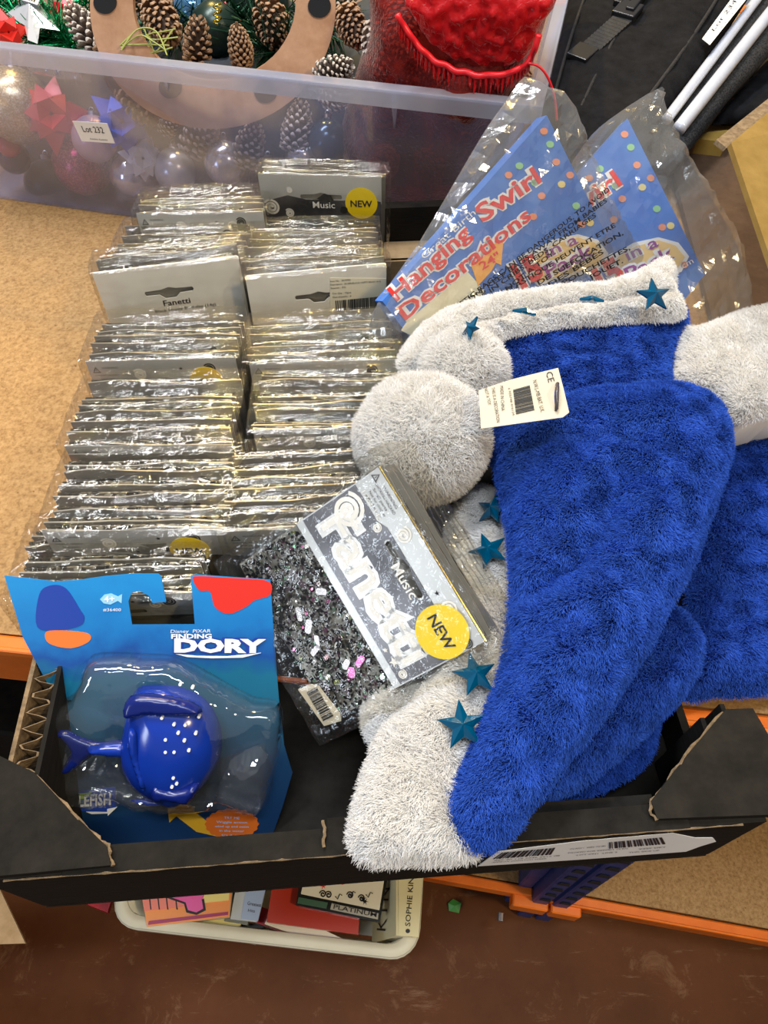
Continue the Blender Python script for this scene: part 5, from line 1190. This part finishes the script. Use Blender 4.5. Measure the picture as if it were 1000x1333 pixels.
mesh('flap_edge', *hexa([f0-nf*.008, f3-nf*.008, f3-nf*.0045, f0-nf*.0045], [f0-nf*.008+Vector((-.004, .012, 0)), f3-nf*.008+Vector((0, .012, 0)), f3-nf*.0045+Vector((0, .012, 0)), f0-nf*.0045+Vector((-.004, .012, 0))]), M['card_edge'], bx)

# ------------------------------------------------------------------ crate of books on the lower shelf
CZ = -.515
k0, k1 = P(138, 1205, CZ), P(545, 1252, CZ)
K = Fr2((k0.x, k0.y), math.atan2(k1.y-k0.y, k1.x-k0.x)); KW = (k1-k0).length; KD = .27
M['crate'] = noisy('cream_crate_plastic', [(.3, (.62, .58, .44)), (.7, (.70, .66, .52))], 12, 3, .45, .05)
cr = root('plastic_crate', 'cream plastic crate of books and discs on the lower shelf under the tray', 'crate', K(KW/2, KD/2, LOWZ+.001))
def rr_ring(o0, i0, z0, z1, o1=None, i1=None):
    """a ring with rounded corners: outer and inner outlines at two heights"""
    V, F = [], []; n = len(o0)
    for (pl_, z) in ((o0, z0), (i0, z0), (i1 or i0, z1), (o1 or o0, z1)): V += [K(a, b, z) for a, b in pl_]
    for k in range(4):
        for i in range(n): j = (i+1) % n; kk = (k+1) % 4; F.append((k*n+i, k*n+j, kk*n+j, kk*n+i))
    return V, F
mesh('crate_wall', *rr_ring(rrect(.022, KW-.022, .022, KD-.022, .022), rrect(.026, KW-.026, .026, KD-.026, .019), LOWZ+.002, CZ-.003, rrect(.010, KW-.010, .010, KD-.010, .03), rrect(.014, KW-.014, .014, KD-.014, .027)), M['crate'], cr, True)
mesh('crate_rim', *rr_ring(rrect(0, KW, 0, KD, .034, 6), rrect(.015, KW-.015, .015, KD-.015, .024, 6), CZ-.004, CZ, rrect(.002, KW-.002, .002, KD-.002, .033, 6), rrect(.014, KW-.014, .014, KD-.014, .025, 6)), M['crate'], cr, True)
mesh('rim_skirt', *rr_ring(rrect(0, KW, 0, KD, .034, 6), rrect(.003, KW-.003, .003, KD-.003, .032, 6), CZ-.022, CZ-.003), M['crate'], cr, True)
mesh('crate_base', *xf(K.m, box(.03, KW-.03, .03, KD-.03, LOWZ+.002, LOWZ+.005)), M['crate'], cr)
def item(nm, cat, label, px4, z, th, cover, edge=None, group=None):
    """a flat book or case: four pixel corners of its top at height z"""
    pts = [P(x, y, z if not isinstance(z, (list, tuple)) else z[i]) for i, (x, y) in enumerate(px4)]
    n = (pts[1]-pts[0]).cross(pts[3]-pts[0]).normalized(); n = n if n.z > 0 else -n
    pl_ = Pl(pts[0], pts[1], pts[3]); r = root(nm, label, cat, sum(pts, Vector())/4-n*th)
    if group: r['group'] = group
    mesh('pages' if edge else 'case', *hexa([p-n*th for p in pts], [p-n*.0008 for p in pts]), edge or cover, r)
    c = mesh('cover', *hexa([p-n*.0008+(p-sum(pts, Vector())/4)*.012 for p in pts], [p+(p-sum(pts, Vector())/4)*.012 for p in pts]), cover, r)
    return r, c, pl_
pages = noisy('book_pages', [(.3, (.62, .56, .42)), (.7, (.74, .68, .54))], 300, 2, .8, stretch=(1, 1, 20))
pink = mat('pink_print', (.80, .10, .38), .35); orange2 = mat('orange_cover', (.85, .28, .05), .35); yel = mat('pale_yellow_print', (.82, .70, .22), .4)
sy = lambda pts: [(150+x*.41, 1120+y*.40) for x, y in pts]
r, c, bp = item('picture_book', 'book', 'bright pink and orange picture book at the end of the cream crate', [(192, 1206), (298, 1193), (304, 1120), (180, 1128)], CZ+.004, .012, orange2, pages)
def bs(nm, pts, m, h=.0009): return mesh(nm, *prism(bp.px(pts), bp.at, 0, h), m, c)
bs('printed_border', [(193, 1204), (297, 1191), (297, 1187), (194, 1199)], mat('plum_print', (.35, .02, .10), .4))
bs('pink_panel', [(188, 1186), (184, 1160), (225, 1158), (258, 1172), (262, 1178)], mat('coral_print', (.82, .22, .16), .4))
for x in (196, 207, 218, 230): bs('fence_line', [(x, 1184), (x+1.5, 1184), (x-1.5, 1158), (x-3, 1158)], M['ink'], .0012)
bs('yellow_panel', [(262, 1176), (298, 1172), (300, 1150), (272, 1150)], yel, .0010)
bs('pink_shape', [(210, 1165), (240, 1176), (243, 1186), (256, 1189), (266, 1184), (264, 1170), (268, 1150), (205, 1150)], pink, .0013)
bs('shape_outline', [(209, 1166), (240, 1177), (243, 1188), (256, 1191), (268, 1185), (266, 1170), (263, 1171), (265, 1183), (256, 1188), (245, 1185), (242, 1175), (211, 1164)], M['ink'], .0016)
for i, (x, y) in enumerate(((276, 1164), (282, 1161), (288, 1159), (294, 1160))): bs('ray_mark', [(x, y), (x+1.4, y), (x+3+i, y-7), (x+2+i, y-7)], M['ink'], .0013)
item('yellow_book', 'book', 'thin yellow book under the pink and orange picture book', [(232, 1207), (312, 1206), (318, 1190), (236, 1192)], CZ-.016, .008, yel, pages)
r, c, dp = item('disc_case', 'disc case', 'clear disc case with pale blue sleeve beside the picture book', [(300, 1196), (334, 1200), (352, 1130), (312, 1130)], CZ-.002, .010, mat('pale_sleeve', (.50, .54, .56), .15))
mesh('paper_sleeve', *prism(dp.px([(314, 1196), (336, 1199), (350, 1140), (324, 1138)]), dp.at, 0, .0008), mat('blue_sleeve', (.36, .46, .66), .2), c)
px_text(dp, c, 'Greatest', (322, 1178), (340, 1181), 5, M['ink'], h=.0011); px_text(dp, c, 'Hits', (323, 1187), (332, 1188), 4, M['ink'], h=.0011)
item('disc_case', 'disc case', 'grey edged disc case lying under the pale blue one', [(292, 1199), (322, 1204), (330, 1160), (300, 1158)], CZ-.014, .009, mat('grey_case', (.20, .22, .20), .2))
item('white_book', 'book', 'white paperback with page lines beneath the red case', [(345, 1203), (440, 1236), (446, 1222), (356, 1180)], [CZ-.012, CZ-.012, CZ-.012, CZ-.012], .012, mat('ivory_cover', (.74, .70, .58), .5), pages)
item('crimson_book', 'book', 'crimson backed book low in the crate below the white paperback', [(330, 1200), (425, 1236), (436, 1220), (340, 1180)], CZ-.035, .02, mat('crimson_cover', (.42, .01, .02), .4), pages)
item('black_book', 'book', 'black covered book lying flat at the bottom of the crate', [(262, 1216), (330, 1228), (345, 1204), (280, 1198)], CZ-.05, .02, mat('black_cover', (.01, .01, .012), .4), pages)
r, c, rp_ = item('red_case', 'disc case', 'red disc case under the green edged platinum case', [(348, 1200), (466, 1216), (470, 1130), (360, 1120)], CZ+.004, .012, mat('red_case', (.42, .035, .015), .2))
r, c, gp_ = item('patterned_case', 'disc case', 'black framed platinum case with cream doodle cover', [(386, 1178), (494, 1200), (506, 1130), (396, 1115)], CZ+.018, .012, mat('black_case_plastic', (.012, .014, .012), .25))
mesh('cover_sheet', *prism(gp_.px([(392, 1164), (494, 1185), (503, 1128), (400, 1118)]), gp_.at, 0, .0007), mat('cream_cover', (.80, .74, .58), .4), c)
mesh('green_band', *prism(gp_.px([(387, 1176), (425, 1183), (427, 1175), (389, 1168)]), gp_.at, 0, .0007), mat('green_band_print', (.05, .12, .07), .4), c)
mesh('silver_band', *prism(gp_.px([(430, 1184), (492, 1197), (493, 1189), (432, 1176)]), gp_.at, 0, .0007), mat('silver_band_print', (.45, .43, .36), .4), c)
px_text(gp_, c, 'PLATINUM', (434, 1183), (490, 1194), 6, M['ink'], h=.0011, bold=.01)
rr = random.Random(4)
for i in range(16):
    x, y = rr.uniform(402, 488), 0; y = 1142+(x-400)*.2+rr.uniform(-8, 20)
    if i % 3 == 0: vf = swirl_vf(gp_.at, *gp_.on(x, y), .0045, .0011, 1.5, .22)
    elif i % 3 == 1: vf = prism(star(*gp_.on(x, y), .0042, .0012, 6, rr.random()), gp_.at, .0008, .0011)
    else: vf = tube([gp_.at(*gp_.on(x+k*3, y+4*math.sin(k*2)), .0011) for k in range(4)], .0006, 5)
    mesh('doodle', *vf, M['ink'] if i % 4 else red_p, c)
# thick cream paperback standing at the end
zt = CZ+.035
r = root('novel', 'cream novel with black spine lettering standing at the end of the crate', 'book', P(510, 1215, CZ-.05))
sp4 = [P(x, y, zt) for x, y in ((519, 1218), (545, 1220), (551, 1130), (519, 1120))]
NP = Pl(sp4[0], sp4[1], sp4[3]); 
dn = Vector((-.012, 0, -.085))
mesh('spine', *hexa([p-Vector((0, 0, .002)) for p in sp4], sp4), noisy('cream_novel_cover', [(.3, (.74, .66, .36)), (.7, (.80, .72, .44))], 8, 2, .45), r)
cov = mesh('cover', *hexa([sp4[0]+dn+Vector((-.020, .0, 0)), sp4[0]+dn+Vector((-.017, 0, 0)), sp4[3]+dn+Vector((-.017, 0, 0)), sp4[3]+dn+Vector((-.020, 0, 0))], [sp4[0]-Vector((.003, 0, .001)), sp4[0]-Vector((0, 0, .001)), sp4[3]-Vector((0, 0, .001)), sp4[3]-Vector((.003, 0, .001))]), noisy('cream_novel_front', [(.3, (.70, .62, .36)), (.7, (.76, .68, .42))], 8, 2, .45), r)
mesh('pages', *hexa([sp4[0]+dn+Vector((-.016, .003, 0)), sp4[1]+dn+Vector((-.006, .003, 0)), sp4[2]+dn+Vector((-.006, 0, 0)), sp4[3]+dn+Vector((-.016, 0, 0))], [p-Vector((0, -.003 if i < 2 else 0, .0025)) for i, p in enumerate(sp4)]), pages, r)
px_text(NP, r, 'SOPHIE KINSELLA', (534, 1206), (541, 1112), 7, M['ink'], h=.0006, bold=.005)
mesh('spine_mark', *prism([NP.on(531+3*math.cos(i*.785), 1212+3*math.sin(i*.785)) for i in range(8)], NP.at, 0, .0006), M['ink'], r)
CVP = Pl(sp4[0]+dn+Vector((-.0203, 0, 0)), sp4[3]+dn+Vector((-.0203, 0, 0)), sp4[0]-Vector((.0033, 0, 0)))
px_text(CVP, cov, 'K I N S', (502, 1212), (510, 1135), 12, M['ink'], h=.0004)
# odds and ends low down
o = mesh('red_wrap', *hexa([P(x, y, LOWZ+.002) for x, y in ((112, 1178), (142, 1190), (150, 1165), (120, 1160))], [P(x, y, LOWZ+.03) for x, y in ((114, 1178), (140, 1188), (146, 1168), (122, 1163))]), mat('red_wrap', (.40, .01, .02), .4)); tag(o, 'small red wrapped box beside the cream crate on the lower shelf', 'box')
kc = root('kraft_carton', 'pale kraft carton on the aisle floor with one flap corner showing', 'carton', P(-60, 1200, FLOORZ))
fz = -.40; q4 = [P(x, y, fz) for x, y in ((33, 1228), (-60, 1236), (-120, 1150), (0, 1158))]; q4[1] = q4[1]+Vector((-.14, 0, 0)); q4[2] = Vector((q4[1].x, q4[2].y, fz))
mesh('carton_flap', *hexa([p-Vector((0, 0, .004)) for p in q4], q4), M['kraft'], kc)
c0_, c1_ = q4[1], q4[2]
mesh('carton_body', *box(c0_.x-.32, c0_.x+.006, c0_.y-.26, c0_.y+.06, FLOORZ, fz-.004, .003), M['kraft'], kc)
o = mesh('dark_gap_box', *xf(S.m, box(-.62, -.37, .03, .40, LOWZ+.001, LOWZ+.26, .004)), M['black_card']); tag(o, 'black box added to darken the lower shelf behind the corrugated tray corner', 'box')  # added to darken the gap below the beam where lit chipboard would show
o = mesh('sweet_wrapper', *xf(Matrix.Translation(P(592, 1180, FLOORZ+.0015)), ([(-.009, -.006, 0), (.006, -.009, .001), (.010, .004, .004), (-.002, .010, .002), (-.010, .004, .003), (0, 0, .006)], [(0, 1, 5), (1, 2, 5), (2, 3, 5), (3, 4, 5), (4, 0, 5)])), mat('green_wrapper', (.06, .25, .05), .3)); tag(o, 'tiny green sweet wrapper on the brown floor near the beam bracket', 'wrapper')
